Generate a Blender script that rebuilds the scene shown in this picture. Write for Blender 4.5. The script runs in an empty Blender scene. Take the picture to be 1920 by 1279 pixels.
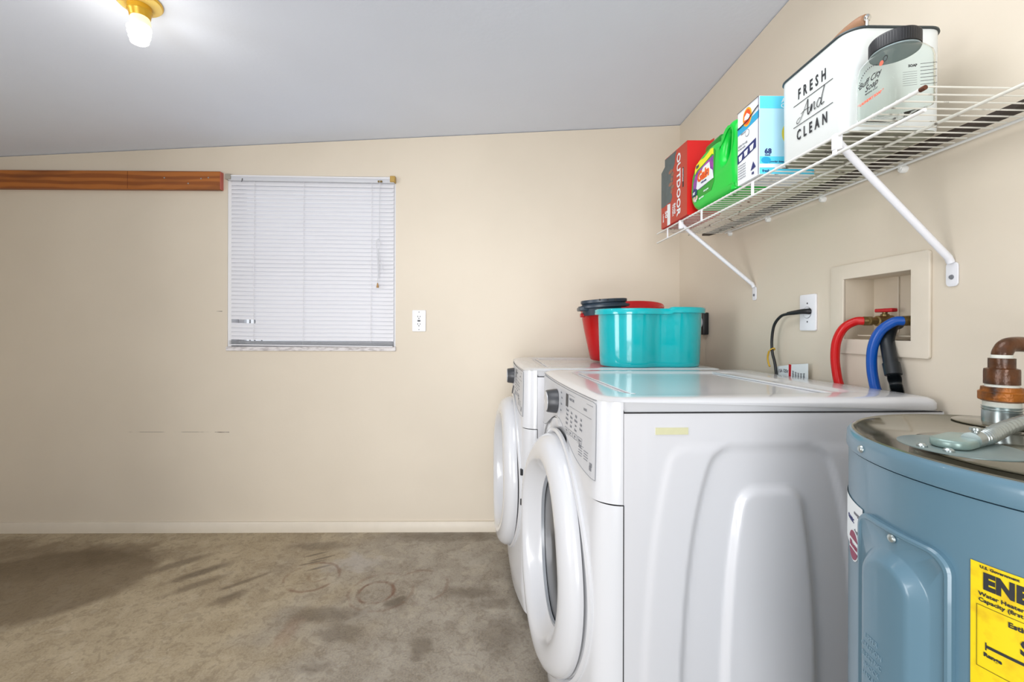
import bpy, bmesh, math, random
from mathutils import Vector, Matrix
random.seed(7)
PI = math.pi
C = bpy.context.scene.collection
SC = bpy.context.scene

# ------------------------------------------------------------------ camera
F_PX, VX, VY = 810.0, 942.0, 617.0
YAW, ROLL, CAM_H = math.radians(0.7), 0.0025, 1.1335
cd = bpy.data.cameras.new('camera'); cam = bpy.data.objects.new('camera', cd); C.objects.link(cam)
cd.sensor_width = 36.0; cd.lens = F_PX / 1920 * 36.0; cd.clip_start = 0.01
cd.shift_x = (960 - (VX + F_PX * math.tan(YAW))) / 1920.0
cd.shift_y = -(639.5 - VY) / 1920.0
cam.matrix_world = (Matrix.Translation((0, 0, CAM_H)) @ Matrix.Rotation(-YAW, 4, 'Z')
                    @ Matrix.Rotation(PI / 2, 4, 'X') @ Matrix.Rotation(ROLL, 4, 'Z'))
SC.camera = cam

# ------------------------------------------------------------------ world, lights, exposure
w = bpy.data.worlds.new('world'); SC.world = w; w.use_nodes = True
bg = w.node_tree.nodes['Background']
bg.inputs[0].default_value = (0.92, 0.95, 1.0, 1); bg.inputs[1].default_value = 1.0
SC.view_settings.view_transform = 'Standard'; SC.view_settings.look = 'None'
SC.view_settings.gamma = 1; SC.view_settings.use_curve_mapping = False
SC.view_settings.exposure = 0.0

def area(name, loc, rot, sx, sy, power, col):
    l = bpy.data.lights.new(name, 'AREA'); l.shape = 'RECTANGLE'; l.size = sx; l.size_y = sy
    l.energy = power; l.color = col
    o = bpy.data.objects.new(name, l); C.objects.link(o); o.location = loc; o.rotation_euler = rot
    return o
# daylight standing in the open doorway behind the camera and in the wide opening of the left wall
area('daylight_rear_opening', (-2.20, -8.0, 1.6), (PI / 2, 0, math.radians(-12)), 3.0, 3.2, 320, (0.97, 0.97, 0.97))
area('ceiling_fill_low', (-0.55, -2.30, 0.06), (math.radians(150), 0, 0), 1.8, 1.1, 62, (0.94, 0.96, 1.0))  # unseen low fill aimed upward, added to brighten the ceiling
area('daylight_side_opening', (-4.5, -1.05, 1.25), (PI / 2, 0, math.radians(-63)), 1.5, 2.2, 76, (0.97, 0.97, 0.98))
area('overhead_fill', (0.15, 0.75, 2.19), (0, 0, 0), 0.9, 0.9, 10.5, (0.97, 0.98, 1.0))  # soft fill added out of view above, to lighten the machine lids
lp = bpy.data.lights.new('bulb_light', 'POINT'); lp.energy = 1.7; lp.color = (1.0, 0.93, 0.82); lp.shadow_soft_size = 0.03
lo = bpy.data.objects.new('bulb_light', lp); C.objects.link(lo)

# ------------------------------------------------------------------ materials
def lin(c):
    def f(v):
        v /= 255.0
        return v / 12.92 if v <= 0.04045 else ((v + 0.055) / 1.055) ** 2.4
    return (f(c[0]), f(c[1]), f(c[2]), 1)

MATS = {}
def mat(name, col, rough=0.5, metal=0.0, var=0.0, scale=8.0, bump=0.0, bscale=60.0, coat=0.0, emit=None, estr=0, trans=0, ior=1.45, col2=None, thr=None, spec=None, stretch=None):
    if name in MATS: return MATS[name]
    m = bpy.data.materials.new(name); m.use_nodes = True; MATS[name] = m
    N = m.node_tree.nodes; L = m.node_tree.links; b = N['Principled BSDF']
    b.inputs['Base Color'].default_value = lin(col); b.inputs['Roughness'].default_value = rough
    b.inputs['Metallic'].default_value = metal
    if coat: b.inputs['Coat Weight'].default_value = coat; b.inputs['Coat Roughness'].default_value = 0.06
    if spec is not None: b.inputs['Specular IOR Level'].default_value = spec
    if trans: b.inputs['Transmission Weight'].default_value = trans; b.inputs['IOR'].default_value = ior
    if emit: b.inputs['Emission Color'].default_value = emit; b.inputs['Emission Strength'].default_value = estr
    tc = N.new('ShaderNodeTexCoord'); src = tc.outputs['Object']
    if stretch:
        mp = N.new('ShaderNodeMapping'); mp.inputs['Scale'].default_value = stretch; L.new(src, mp.inputs[0]); src = mp.outputs[0]
    if var or col2:
        n = N.new('ShaderNodeTexNoise'); n.inputs['Scale'].default_value = scale; n.inputs['Detail'].default_value = 6
        L.new(src, n.inputs['Vector'])
        r = N.new('ShaderNodeValToRGB'); L.new(n.outputs['Fac'], r.inputs[0]); L.new(r.outputs[0], b.inputs['Base Color'])
        lo_, hi_ = thr if thr else (0.3, 0.7)
        r.color_ramp.elements[0].position = lo_; r.color_ramp.elements[1].position = hi_
        c = lin(col)
        if col2: r.color_ramp.elements[0].color = c; r.color_ramp.elements[1].color = lin(col2)
        else:
            r.color_ramp.elements[0].color = tuple(x * (1 - var) for x in c[:3]) + (1,)
            r.color_ramp.elements[1].color = tuple(min(1, x * (1 + var)) for x in c[:3]) + (1,)
    if bump:
        n2 = N.new('ShaderNodeTexNoise'); n2.inputs['Scale'].default_value = bscale; n2.inputs['Detail'].default_value = 4
        L.new(src, n2.inputs['Vector'])
        bp = N.new('ShaderNodeBump'); bp.inputs['Strength'].default_value = bump; bp.inputs['Distance'].default_value = 0.01
        L.new(n2.outputs['Fac'], bp.inputs['Height']); L.new(bp.outputs[0], b.inputs['Normal'])
    return m

class G:
    """tiny node-graph helper for masks laid out on a plane"""
    def __init__(s, m): s.N = m.node_tree.nodes; s.L = m.node_tree.links
    def math(s, op, a, b=None, clamp=False):
        n = s.N.new('ShaderNodeMath'); n.operation = op; n.use_clamp = clamp
        for i, v in enumerate((a, b)):
            if v is None: continue
            if isinstance(v, (int, float)): n.inputs[i].default_value = v
            else: s.L.new(v, n.inputs[i])
        return n.outputs[0]
    def mix(s, fac, a, b):
        n = s.N.new('ShaderNodeMix'); n.data_type = 'RGBA'
        for i, v in ((0, fac), (6, a), (7, b)):
            if isinstance(v, tuple): n.inputs[i].default_value = v
            elif isinstance(v, (int, float)): n.inputs[i].default_value = v
            else: s.L.new(v, n.inputs[i])
        return n.outputs[2]
    def noise(s, vec, scale, detail=4, dist=0):
        n = s.N.new('ShaderNodeTexNoise'); n.inputs['Scale'].default_value = scale; n.inputs['Detail'].default_value = detail
        n.inputs['Distortion'].default_value = dist; s.L.new(vec, n.inputs['Vector']); return n.outputs['Fac']
    def ramp(s, f, lo, hi):
        n = s.N.new('ShaderNodeMapRange'); n.inputs[1].default_value = lo; n.inputs[2].default_value = hi
        n.interpolation_type = 'SMOOTHSTEP'
        s.L.new(f, n.inputs[0]); return n.outputs[0]

def floor_material():
    m = mat('stained_concrete', (150, 138, 120), 0.62, bump=0.0)
    g = G(m); N, L = g.N, g.L; b = N['Principled BSDF']
    tc = N.new('ShaderNodeTexCoord'); P = tc.outputs['Object']
    sx = N.new('ShaderNodeSeparateXYZ'); L.new(P, sx.inputs[0]); X, Y = sx.outputs[0], sx.outputs[1]
    wob = g.math('MULTIPLY', g.math('SUBTRACT', g.noise(P, 5.0, 5), 0.5), 0.34)
    wob2 = g.math('MULTIPLY', g.math('SUBTRACT', g.noise(P, 17.0, 5), 0.5), 0.16)
    Xw = g.math('ADD', g.math('ADD', X, wob), wob2); Yw = g.math('SUBTRACT', g.math('ADD', Y, wob2), wob)
    big = g.noise(P, 1.6, 6, 0.6); mid = g.noise(P, 9.0, 8, 0.4); fine = g.noise(P, 70.0, 6)
    warm_lit = g.mix(g.ramp(mid, 0.3, 0.72), lin((160, 143, 115)), lin((184, 168, 140)))
    cool_lit = g.mix(g.ramp(mid, 0.3, 0.72), lin((142, 133, 121)), lin((170, 162, 150)))
    col = g.mix(g.ramp(g.math('ADD', X, g.math('MULTIPLY', wob, 3.0)), -1.15, -0.45), warm_lit, cool_lit)  # warm bulb light at left, cool daylight at right, painted into the concrete colour
    col = g.mix(g.math('MULTIPLY', g.ramp(big, 0.50, 0.68), 0.30), col, lin((130, 114, 94)))
    col = g.mix(g.math('MULTIPLY', g.ramp(fine, 0.52, 0.70), 0.28), col, lin((112, 100, 84)))
    grit = g.noise(P, 160.0, 8); vein = g.noise(P, 28.0, 9, 1.2)
    col = g.mix(g.math('MULTIPLY', g.ramp(grit, 0.35, 0.65), 0.30), col, lin((200, 186, 160)))
    col = g.mix(g.math('MULTIPLY', g.ramp(vein, 0.52, 0.62), 0.26), col, lin((104, 90, 72)))
    col = g.mix(g.math('MULTIPLY', g.ramp(g.noise(P, 13.0, 9, 0.8), 0.55, 0.66), 0.22), col, lin((206, 194, 172)))
    wob3 = g.math('MULTIPLY', g.math('SUBTRACT', g.noise(P, 14.0, 6), 0.5), 0.085)
    Xs = g.math('ADD', X, wob3); Ys = g.math('ADD', Y, wob3)
    def blob(cx, cy, rx, ry, s, c, soft=0.35, wf=True, rot=0):
        nonlocal col
        xx = {True: Xw, False: X, 2: Xs}[wf]; yy = {True: Yw, False: Y, 2: Ys}[wf]
        dx = g.math('SUBTRACT', xx, cx); dy = g.math('SUBTRACT', yy, cy)
        if rot:
            cr, sr = math.cos(rot), math.sin(rot)
            dx, dy = (g.math('ADD', g.math('MULTIPLY', dx, cr), g.math('MULTIPLY', dy, sr)),
                      g.math('SUBTRACT', g.math('MULTIPLY', dy, cr), g.math('MULTIPLY', dx, sr)))
        dx = g.math('DIVIDE', dx, rx); dy = g.math('DIVIDE', dy, ry)
        d = g.math('SQRT', g.math('ADD', g.math('MULTIPLY', dx, dx), g.math('MULTIPLY', dy, dy)))
        f = g.math('MULTIPLY', g.math('SUBTRACT', 1.0, g.ramp(d, 1 - soft, 1 + soft)), s)
        col = g.mix(f, col, lin(c))
    D = (92, 74, 50)
    blob(-2.08, 1.93, 0.47, 0.30, 0.60, D, 0.10, 2, rot=0.15); blob(-1.85, 2.15, 0.3, 0.10, 0.4, D, 0.5); blob(-2.5, 2.1, 0.5, 0.2, 0.35, D, 0.4)
    blob(-2.1, 2.22, 0.5, 0.08, 0.3, D, 0.6)
    for (x, y, rx, ry, s) in ((-1.55, 2.10, .11, .03, .6), (-1.40, 2.02, .12, .028, .7), (-1.34, 1.93, .10, .025, .55), (-1.15, 1.83, .06, .03, .6),
                              (-1.15, 1.95, .09, .014, .6), (-0.70, 1.72, .14, .045, .55), (-0.60, 1.62, .08, .05, .5), (-0.44, 1.79, .035, .03, .75),
                              (-0.14, 1.86, .10, .05, .55), (-0.05, 1.78, .07, .03, .4), (-0.95, 2.26, .16, .04, .45), (-0.3, 2.36, .3, .05, .45),
                              (-0.29, 1.54, .04, .05, .6), (-0.62, 1.45, .05, .03, .4), (0.0, 1.6, .08, .1, .35), (-1.9, 1.62, .3, .03, .25)):
        blob(x, y, rx, ry, s * .95, (84, 70, 54), 0.55, 2, 0.75 if x < -1.1 else 0)
    for (x, y, a) in ((-0.93, 2.18, .5), (-0.89, 2.14, .5), (-0.92, 2.10, .45), (-0.86, 2.06, .5)):
        blob(x, y, .055, .008, .6, (80, 70, 58), 0.5, False, a)
    blob(-0.80, 1.62, .035, .08, .32, (128, 88, 62), 0.6, 2)
    blob(-0.72, 2.10, .13, .06, .40, (196, 192, 190), 0.7); blob(-0.10, 2.15, .10, .06, .3, (196, 190, 178), 0.7)
    wall_b = None
    for (x, y, r, s) in ((-0.865, 1.985, .115, .5), (-0.84, 1.99, .045, .4), (-0.54, 1.865, .075, .65), (-0.52, 1.87, .135, .28), (-0.36, 1.91, .12, .35)):
        dx = g.math('SUBTRACT', X, x); dy = g.math('SUBTRACT', Y, y)
        d = g.math('SQRT', g.math('ADD', g.math('MULTIPLY', dx, dx), g.math('MULTIPLY', dy, dy)))
        d = g.math('ADD', d, g.math('MULTIPLY', wob2, 0.16))
        f = g.math('SUBTRACT', 1.0, g.ramp(g.math('ABSOLUTE', g.math('SUBTRACT', d, r)), 0.002, 0.011))
        f = g.math('MULTIPLY', g.math('MULTIPLY', f, s), g.ramp(g.noise(P, 12.0, 3), 0.38, 0.56))
        col = g.mix(f, col, lin((112, 72, 50)))
    speck = g.ramp(g.noise(P, 38.0, 2), 0.79, 0.82)
    col = g.mix(speck, col, lin((225, 218, 205)))
    dk = g.ramp(g.noise(P, 24.0, 3), 0.74, 0.80)
    col = g.mix(g.math('MULTIPLY', dk, 0.6), col, lin((62, 54, 46)))
    L.new(col, b.inputs['Base Color'])
    bp = N.new('ShaderNodeBump'); bp.inputs['Strength'].default_value = 0.35; bp.inputs['Distance'].default_value = 0.004
    L.new(fine, bp.inputs['Height']); L.new(bp.outputs[0], b.inputs['Normal'])
    r = g.math('ADD', g.math('MULTIPLY', mid, 0.3), 0.45); L.new(r, b.inputs['Roughness'])
    return m

def wall_material():
    m = mat('cream_painted_wall', (226, 213, 189), 0.5)
    g = G(m); N, L = g.N, g.L; b = N['Principled BSDF']
    tc = N.new('ShaderNodeTexCoord'); P = tc.outputs['Object']
    sx = N.new('ShaderNodeSeparateXYZ'); L.new(P, sx.inputs[0]); X, Y, Z = sx.outputs
    col = g.mix(g.ramp(g.noise(P, 1.3, 4), 0.35, 0.7), lin((219, 208, 190)), lin((225, 214, 196)))
    def line(xa, xb, z, wd, s):
        nonlocal col
        f = g.math('MULTIPLY', g.math('GREATER_THAN', X, xa), g.math('LESS_THAN', X, xb))
        f = g.math('MULTIPLY', f, g.math('LESS_THAN', g.math('ABSOLUTE', g.math('SUBTRACT', Z, z)), wd))
        f = g.math('MULTIPLY', f, g.math('GREATER_THAN', Y, 2.4))
        f = g.math('MULTIPLY', g.math('MULTIPLY', f, s), g.ramp(g.noise(P, 9.0, 3), 0.42, 0.55))
        col = g.mix(f, col, lin((96, 84, 70)))
    line(-2.10, -1.62, 0.556, 0.0016, 0.5); line(-1.60, -1.52, 0.555, 0.0022, 0.9); line(-1.62, -1.56, 1.228, 0.002, 0.8)
    L.new(col, b.inputs['Base Color'])
    bp = N.new('ShaderNodeBump'); bp.inputs['Strength'].default_value = 0.08; bp.inputs['Distance'].default_value = 0.004
    L.new(g.noise(P, 55.0, 4), bp.inputs['Height']); L.new(bp.outputs[0], b.inputs['Normal'])
    return m

def wood_material():
    m = mat('stained_pine', (150, 84, 36), 0.42)
    g = G(m); N, L = g.N, g.L; b = N['Principled BSDF']
    tc = N.new('ShaderNodeTexCoord'); mp = N.new('ShaderNodeMapping'); mp.inputs['Scale'].default_value = (1.2, 3.0, 9.0)
    L.new(tc.outputs['Object'], mp.inputs[0]); V = mp.outputs[0]
    wv = N.new('ShaderNodeTexWave'); wv.wave_type = 'RINGS'; wv.inputs['Scale'].default_value = 0.9; wv.inputs['Distortion'].default_value = 9
    wv.inputs['Detail'].default_value = 3; L.new(V, wv.inputs['Vector'])
    col = g.mix(g.ramp(wv.outputs['Fac'], 0.25, 0.8), lin((146, 80, 28)), lin((178, 106, 42)))
    col = g.mix(g.math('MULTIPLY', g.ramp(g.noise(V, 2.0, 6), 0.45, 0.7), 0.5), col, lin((92, 44, 18)))
    L.new(col, b.inputs['Base Color'])
    return m

M = {}
M['wall'] = wall_material(); M['floor'] = floor_material(); M['wood'] = wood_material()
M['ceiling'] = mat('ceiling_paint', (226, 234, 249), 0.55, var=0.02, scale=2, bump=0.05)
M['white'] = mat('white_enamel', (212, 213, 216), 0.22, coat=0.6)
M['white_side'] = mat('white_enamel_panel', (212, 212, 215), 0.30, coat=0.3)
M['panel'] = mat('grey_panel_film', (198, 199, 202), 0.35)
M['darkgrey'] = mat('dark_grey_plastic', (62, 63, 66), 0.35)
M['midgrey'] = mat('mid_grey_plastic', (150, 152, 156), 0.4)
M['black'] = mat('black_plastic', (22, 23, 26), 0.4)
M['ink'] = mat('black_print', (38, 40, 44), 0.6)
M['greyink'] = mat('grey_print', (120, 122, 128), 0.6)
M['glassdark'] = mat('smoked_door_glass', (40, 43, 48), 0.25, spec=0.25)
M['wire'] = mat('white_vinyl_wire', (232, 232, 228), 0.4, var=0.03)
M['oldwire'] = mat('worn_vinyl_wire', (226, 224, 214), 0.45, col2=(96, 84, 70), scale=45, thr=(0.60, 0.72))
M['bracket'] = mat('white_steel_bracket', (232, 233, 238), 0.35)
M['rust'] = mat('rust', (120, 62, 34), 0.8, col2=(70, 40, 26), scale=40)
M['blind'] = mat('white_blind_vinyl', (232, 232, 236), 0.45)
M['frame'] = mat('white_window_frame', (236, 236, 238), 0.4)
M['marble'] = mat('grey_marble_sill', (222, 218, 218), 0.35, col2=(150, 142, 142), scale=30, thr=(0.45, 0.8), stretch=(1, 3, 3))
M['teal'] = mat('teal_plastic', (0, 176, 184), 0.13, coat=0.5)
M['red'] = mat('red_plastic', (186, 8, 14), 0.25)
M['navy'] = mat('slate_plastic', (44, 58, 72), 0.35)
M['heater'] = mat('blue_grey_enamel', (91, 124, 141), 0.28, coat=0.35, var=0.03, scale=3)
M['heater_top'] = mat('dusty_grey_steel', (112, 106, 88), 0.10, metal=0.25, col2=(88, 86, 72), scale=9, coat=.3)
M['heater_disc'] = mat('dusty_blue_steel', (138, 150, 146), 0.35, metal=0.25, col2=(112, 132, 134), scale=12)
M['galv'] = mat('galvanised_steel', (176, 186, 186), 0.28, metal=0.85)
M['cover'] = mat('grey_green_cover', (136, 158, 152), 0.3, metal=0.3)
M['rustpipe'] = mat('rusty_brass_fitting', (104, 62, 30), 0.3, metal=0.2, col2=(50, 32, 20), scale=34, bump=0.2)
M['rustorange'] = mat('corroded_nut', (160, 92, 16), 0.4, metal=0.25, col2=(52, 28, 12), scale=26, thr=(0.42, 0.58), bump=0.3)
M['tape'] = mat('white_thread_tape', (222, 224, 214), 0.6)
M['yellow'] = mat('yellow_label_paper', (232, 205, 4), 0.5, col2=(208, 162, 4), scale=60, thr=(0.5, 0.85))
M['paper'] = mat('white_label_paper', (232, 238, 240), 0.5)
M['maroon'] = mat('maroon_print', (140, 44, 78), 0.5)
M['redhose'] = mat('red_rubber_hose', (200, 4, 8), 0.3)
M['bluehose'] = mat('blue_rubber_hose', (2, 78, 168), 0.3)
M['blackrub'] = mat('black_rubber_hose', (22, 28, 32), 0.4)
M['brass'] = mat('tarnished_brass', (132, 112, 70), 0.35, metal=0.7, var=0.25, scale=40)
M['tap_red'] = mat('red_tap_handle', (190, 16, 28), 0.4)
M['tap_blue'] = mat('dark_blue_tap_handle', (24, 44, 80), 0.4)
M['outlet'] = mat('white_outlet_plate', (238, 239, 244), 0.3)
M['trim'] = mat('cream_trim_paint', (221, 211, 194), 0.4, var=0.02, scale=20)
M['recess'] = mat('cream_recess_paint', (214, 202, 182), 0.5, var=0.03, scale=12)
M['tin'] = mat('white_painted_tin', (222, 227, 226), 0.35, coat=0.2)
M['tinrim'] = mat('dark_tin_rim', (70, 78, 80), 0.4, metal=0.4)
M['tinbase'] = mat('dull_tin_base', (160, 162, 144), 0.45, metal=0.3, col2=(70, 62, 48), scale=18, thr=(0.42, 0.66), stretch=(1, 5, 1))
M['handlewood'] = mat('brown_wooden_handle', (150, 112, 84), 0.5, var=0.15, scale=12, stretch=(1, .2, 1))
M['chrome'] = mat('bright_chrome', (215, 215, 212), 0.12, metal=1.0)
M['jar'] = mat('clear_plastic', (246, 250, 248), 0.03, trans=1.0, ior=1.12)
M['coral'] = mat('coral_print', (236, 108, 84), 0.5)
M['gaingreen'] = mat('bright_green_plastic', (0, 196, 58), 0.28)
M['gaindark'] = mat('darker_green_plastic', (0, 128, 24), 0.3)
M['labelgreen'] = mat('green_label_film', (16, 150, 30), 0.35)
M['lemon'] = mat('lemon_print', (236, 232, 20), 0.4)
M['violet'] = mat('violet_print', (88, 50, 140), 0.4, col2=(180, 60, 170), scale=60)
M['navyprint'] = mat('navy_print', (34, 44, 104), 0.5)
M['orange'] = mat('orange_red_print', (232, 78, 20), 0.4)
M['amber'] = mat('amber_print', (246, 170, 20), 0.4)
M['boxred'] = mat('red_cardboard', (204, 12, 10), 0.5)
M['boxbrick'] = mat('brick_red_cardboard', (186, 62, 42), 0.5)
M['slate'] = mat('slate_print', (84, 96, 98), 0.5, var=0.15, scale=30)
M['boxwhite'] = mat('white_cardboard', (230, 234, 238), 0.45)
M['sky'] = mat('pale_blue_cardboard', (176, 220, 238), 0.45, var=0.04, scale=10)
M['cyan'] = mat('cyan_print', (92, 208, 236), 0.45)
M['midblue'] = mat('mid_blue_print', (40, 160, 204), 0.45)
M['sun'] = mat('sun_yellow_print', (226, 206, 60), 0.45)
M['stick'] = mat('dark_brown_wood', (58, 46, 38), 0.6, var=0.2, scale=20)
M['strap'] = mat('yellow_tie', (206, 164, 36), 0.5)
M['pink'] = mat('pink_painted_end', (206, 110, 96), 0.5)
M['porcelain'] = mat('ivory_porcelain', (246, 214, 120), 0.25)
M['brasscap'] = mat('yellow_brass_shell', (226, 176, 50), 0.3, metal=0.3)
M['lit'] = mat('lit_tube', (255, 250, 240), 0.4, emit=(1, 0.97, 0.92, 1), estr=4)
M['wood_tip'] = mat('tan_tassel', (176, 136, 84), 0.5)
M['tanbracket'] = mat('tan_plastic_bracket', (186, 152, 78), 0.45)
M['greybracket'] = mat('grey_beige_bracket', (160, 154, 142), 0.45)
M['sticker'] = mat('faded_cream_sticker', (206, 204, 166), 0.5, var=0.03, scale=60)
M['gap'] = mat('dark_gap', (40, 40, 42), 0.8)
M['silver'] = mat('silver_headrail', (206, 208, 214), 0.35)
M['glass'] = mat('window_glass', (250, 252, 255), 0.02, trans=1.0, ior=1.02)

# ------------------------------------------------------------------ mesh helpers
def finish(bm, name, angle=38):
    me = bpy.data.meshes.new(name)
    bmesh.ops.recalc_face_normals(bm, faces=bm.faces)
    bm.to_mesh(me); bm.free()
    for p in me.polygons: p.use_smooth = True
    me.set_sharp_from_angle(angle=math.radians(angle))
    return me

def addmesh(bm, me, mtx=None):
    n = len(bm.verts); bm.from_mesh(me); bm.verts.ensure_lookup_table()
    if mtx is not None: bmesh.ops.transform(bm, matrix=mtx, verts=bm.verts[n:])

class Thing:
    def __init__(s, name, label, cat, loc=(0, 0, 0), rz=0.0, group=None, local=False):
        o = bpy.data.objects.new(name, None); C.objects.link(o); o.empty_display_size = 0.02
        o.location = loc; o.rotation_euler = (0, 0, rz); o['label'] = label; o['category'] = cat
        if group: o['group'] = group
        s.o = o; s.inv = Matrix.Identity(4) if local else (Matrix.Translation(loc) @ Matrix.Rotation(rz, 4, 'Z')).inverted()
    def part(s, name, bm, m, parent=None, label=None, angle=38):
        bmesh.ops.transform(bm, matrix=s.inv, verts=bm.verts)
        o = bpy.data.objects.new(name, finish(bm, name, angle)); C.objects.link(o); o.data.materials.append(m)
        o.parent = parent or s.o
        if label: o['label'] = label
        return o

def single(name, bm, m, label=None, cat=None, group=None, kind=None, loc=None, angle=38):
    if loc: bmesh.ops.translate(bm, vec=-Vector(loc), verts=bm.verts)
    o = bpy.data.objects.new(name, finish(bm, name, angle)); C.objects.link(o)
    for q in (m if isinstance(m, list) else [m]): o.data.materials.append(q)
    if loc: o.location = loc
    if label: o['label'] = label; o['category'] = cat
    if group: o['group'] = group
    if kind: o['kind'] = kind
    return o

def box(x0, x1, y0, y1, z0, z1, r=0.0, seg=2, bm=None):
    bm2 = bmesh.new()
    bmesh.ops.create_cube(bm2, size=1.0)
    bmesh.ops.scale(bm2, vec=(abs(x1 - x0), abs(y1 - y0), abs(z1 - z0)), verts=bm2.verts)
    bmesh.ops.translate(bm2, vec=((x0 + x1) / 2, (y0 + y1) / 2, (z0 + z1) / 2), verts=bm2.verts)
    if r: bmesh.ops.bevel(bm2, geom=bm2.edges[:], offset=r, segments=seg, profile=0.5, affect='EDGES')
    if bm is None: return bm2
    me = bpy.data.meshes.new('tmp'); bm2.to_mesh(me); bm2.free(); bm.from_mesh(me); bpy.data.meshes.remove(me)
    return bm

def loft(bm, loops, cap0=True, cap1=True, closed=True):
    rows = [[bm.verts.new(p) for p in lp_] for lp_ in loops]
    n = len(rows[0])
    for a, b in zip(rows, rows[1:]):
        for i in range(n if closed else n - 1):
            j = (i + 1) % n
            bm.faces.new((a[i], a[j], b[j], b[i]))
    if cap0: bm.faces.new(rows[0][::-1])
    if cap1: bm.faces.new(rows[-1])
    return rows

def catmull(pts, k=8):
    pts = [Vector(p) for p in pts]; P = [pts[0] * 2 - pts[1]] + pts + [pts[-1] * 2 - pts[-2]]; out = []
    for i in range(1, len(P) - 2):
        a, b, c, d = P[i - 1:i + 3]
        for q in range(k):
            t = q / k
            out.append(0.5 * ((2 * b) + (c - a) * t + (2 * a - 5 * b + 4 * c - d) * t * t + (3 * b - a - 3 * c + d) * t ** 3))
    out.append(pts[-1]); return out

def tube(pts, r, n=12, smooth=0, bm=None, rfun=None):
    if bm is None: bm = bmesh.new()
    pts = catmull(pts, smooth) if smooth else [Vector(p) for p in pts]
    T = []
    for i in range(len(pts)):
        T.append((pts[min(i + 1, len(pts) - 1)] - pts[max(i - 1, 0)]).normalized())
    up = Vector((0, 0, 1)) if abs(T[0].z) < 0.9 else Vector((1, 0, 0))
    nrm = (up - T[0] * up.dot(T[0])).normalized(); loops = []
    for i, p in enumerate(pts):
        nrm = (nrm - T[i] * nrm.dot(T[i])).normalized(); bi = T[i].cross(nrm)
        rr = rfun(i / (len(pts) - 1)) if rfun else r
        loops.append([p + (nrm * math.cos(2 * PI * k / n) + bi * math.sin(2 * PI * k / n)) * rr for k in range(n)])
    loft(bm, loops); return bm

def lathe(prof, axis='Z', c=(0, 0, 0), n=40, bm=None, cap0=True, cap1=True):
    """prof: list of (radius, height along axis)"""
    if bm is None: bm = bmesh.new()
    loops = []
    for r, h in prof:
        L_ = []
        for k in range(n):
            a = 2 * PI * k / n; u, v = r * math.cos(a), r * math.sin(a)
            L_.append({'Z': (c[0] + u, c[1] + v, c[2] + h), 'X': (c[0] + h, c[1] + u, c[2] + v), 'Y': (c[0] + v, c[1] + h, c[2] + u)}[axis])
        loops.append(L_)
    loft(bm, loops, cap0, cap1); return bm

def curve_mesh(cu):
    o = bpy.data.objects.new('tmp', cu); me = bpy.data.meshes.new_from_object(o)
    bpy.data.objects.remove(o); return me

def text_bm(body, size, bold=0.0, align='LEFT', ext=0.0003, sx=1.0, shear=0.0, spacing=1.0):
    cu = bpy.data.curves.new('t', 'FONT'); cu.body = body; cu.size = size; cu.align_x = align
    cu.offset = bold; cu.extrude = ext; cu.resolution_u = 2; cu.shear = shear; cu.space_character = spacing
    me = curve_mesh(cu); bm = bmesh.new(); bm.from_mesh(me)
    if sx != 1: bmesh.ops.scale(bm, vec=(sx, 1, 1), verts=bm.verts)
    return bm

def shape_bm(outer, holes=(), ext=0.0003, bev=0.0, bres=2, offset=0.0):
    """flat outline with holes, extruded both ways by ext and rounded by bev"""
    cu = bpy.data.curves.new('s', 'CURVE'); cu.dimensions = '2D'; cu.fill_mode = 'BOTH'
    cu.extrude = ext; cu.bevel_depth = bev; cu.bevel_resolution = bres; cu.offset = offset
    for lp_ in [outer] + list(holes):
        s = cu.splines.new('POLY'); s.points.add(len(lp_) - 1)
        for q, p in zip(s.points, lp_): q.co = (p[0], p[1], 0, 1)
        s.use_cyclic_u = True
    me = curve_mesh(cu); bm = bmesh.new(); bm.from_mesh(me)
    bmesh.ops.remove_doubles(bm, verts=bm.verts, dist=1e-6)
    return bm

def rrect(w_, h_, r, n=5, cx=0, cy=0):
    out = []
    for (sx_, sy_, a0) in ((1, 1, 0), (-1, 1, 90), (-1, -1, 180), (1, -1, 270)):
        for k in range(n + 1):
            a = math.radians(a0 + 90 * k / n)
            out.append((cx + sx_ * (w_ / 2 - r) + r * math.cos(a), cy + sy_ * (h_ / 2 - r) + r * math.sin(a)))
    return out

def ell(a, b, n=24, cx=0, cy=0): return [(cx + a * math.cos(2 * PI * k / n), cy + b * math.sin(2 * PI * k / n)) for k in range(n)]

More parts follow.
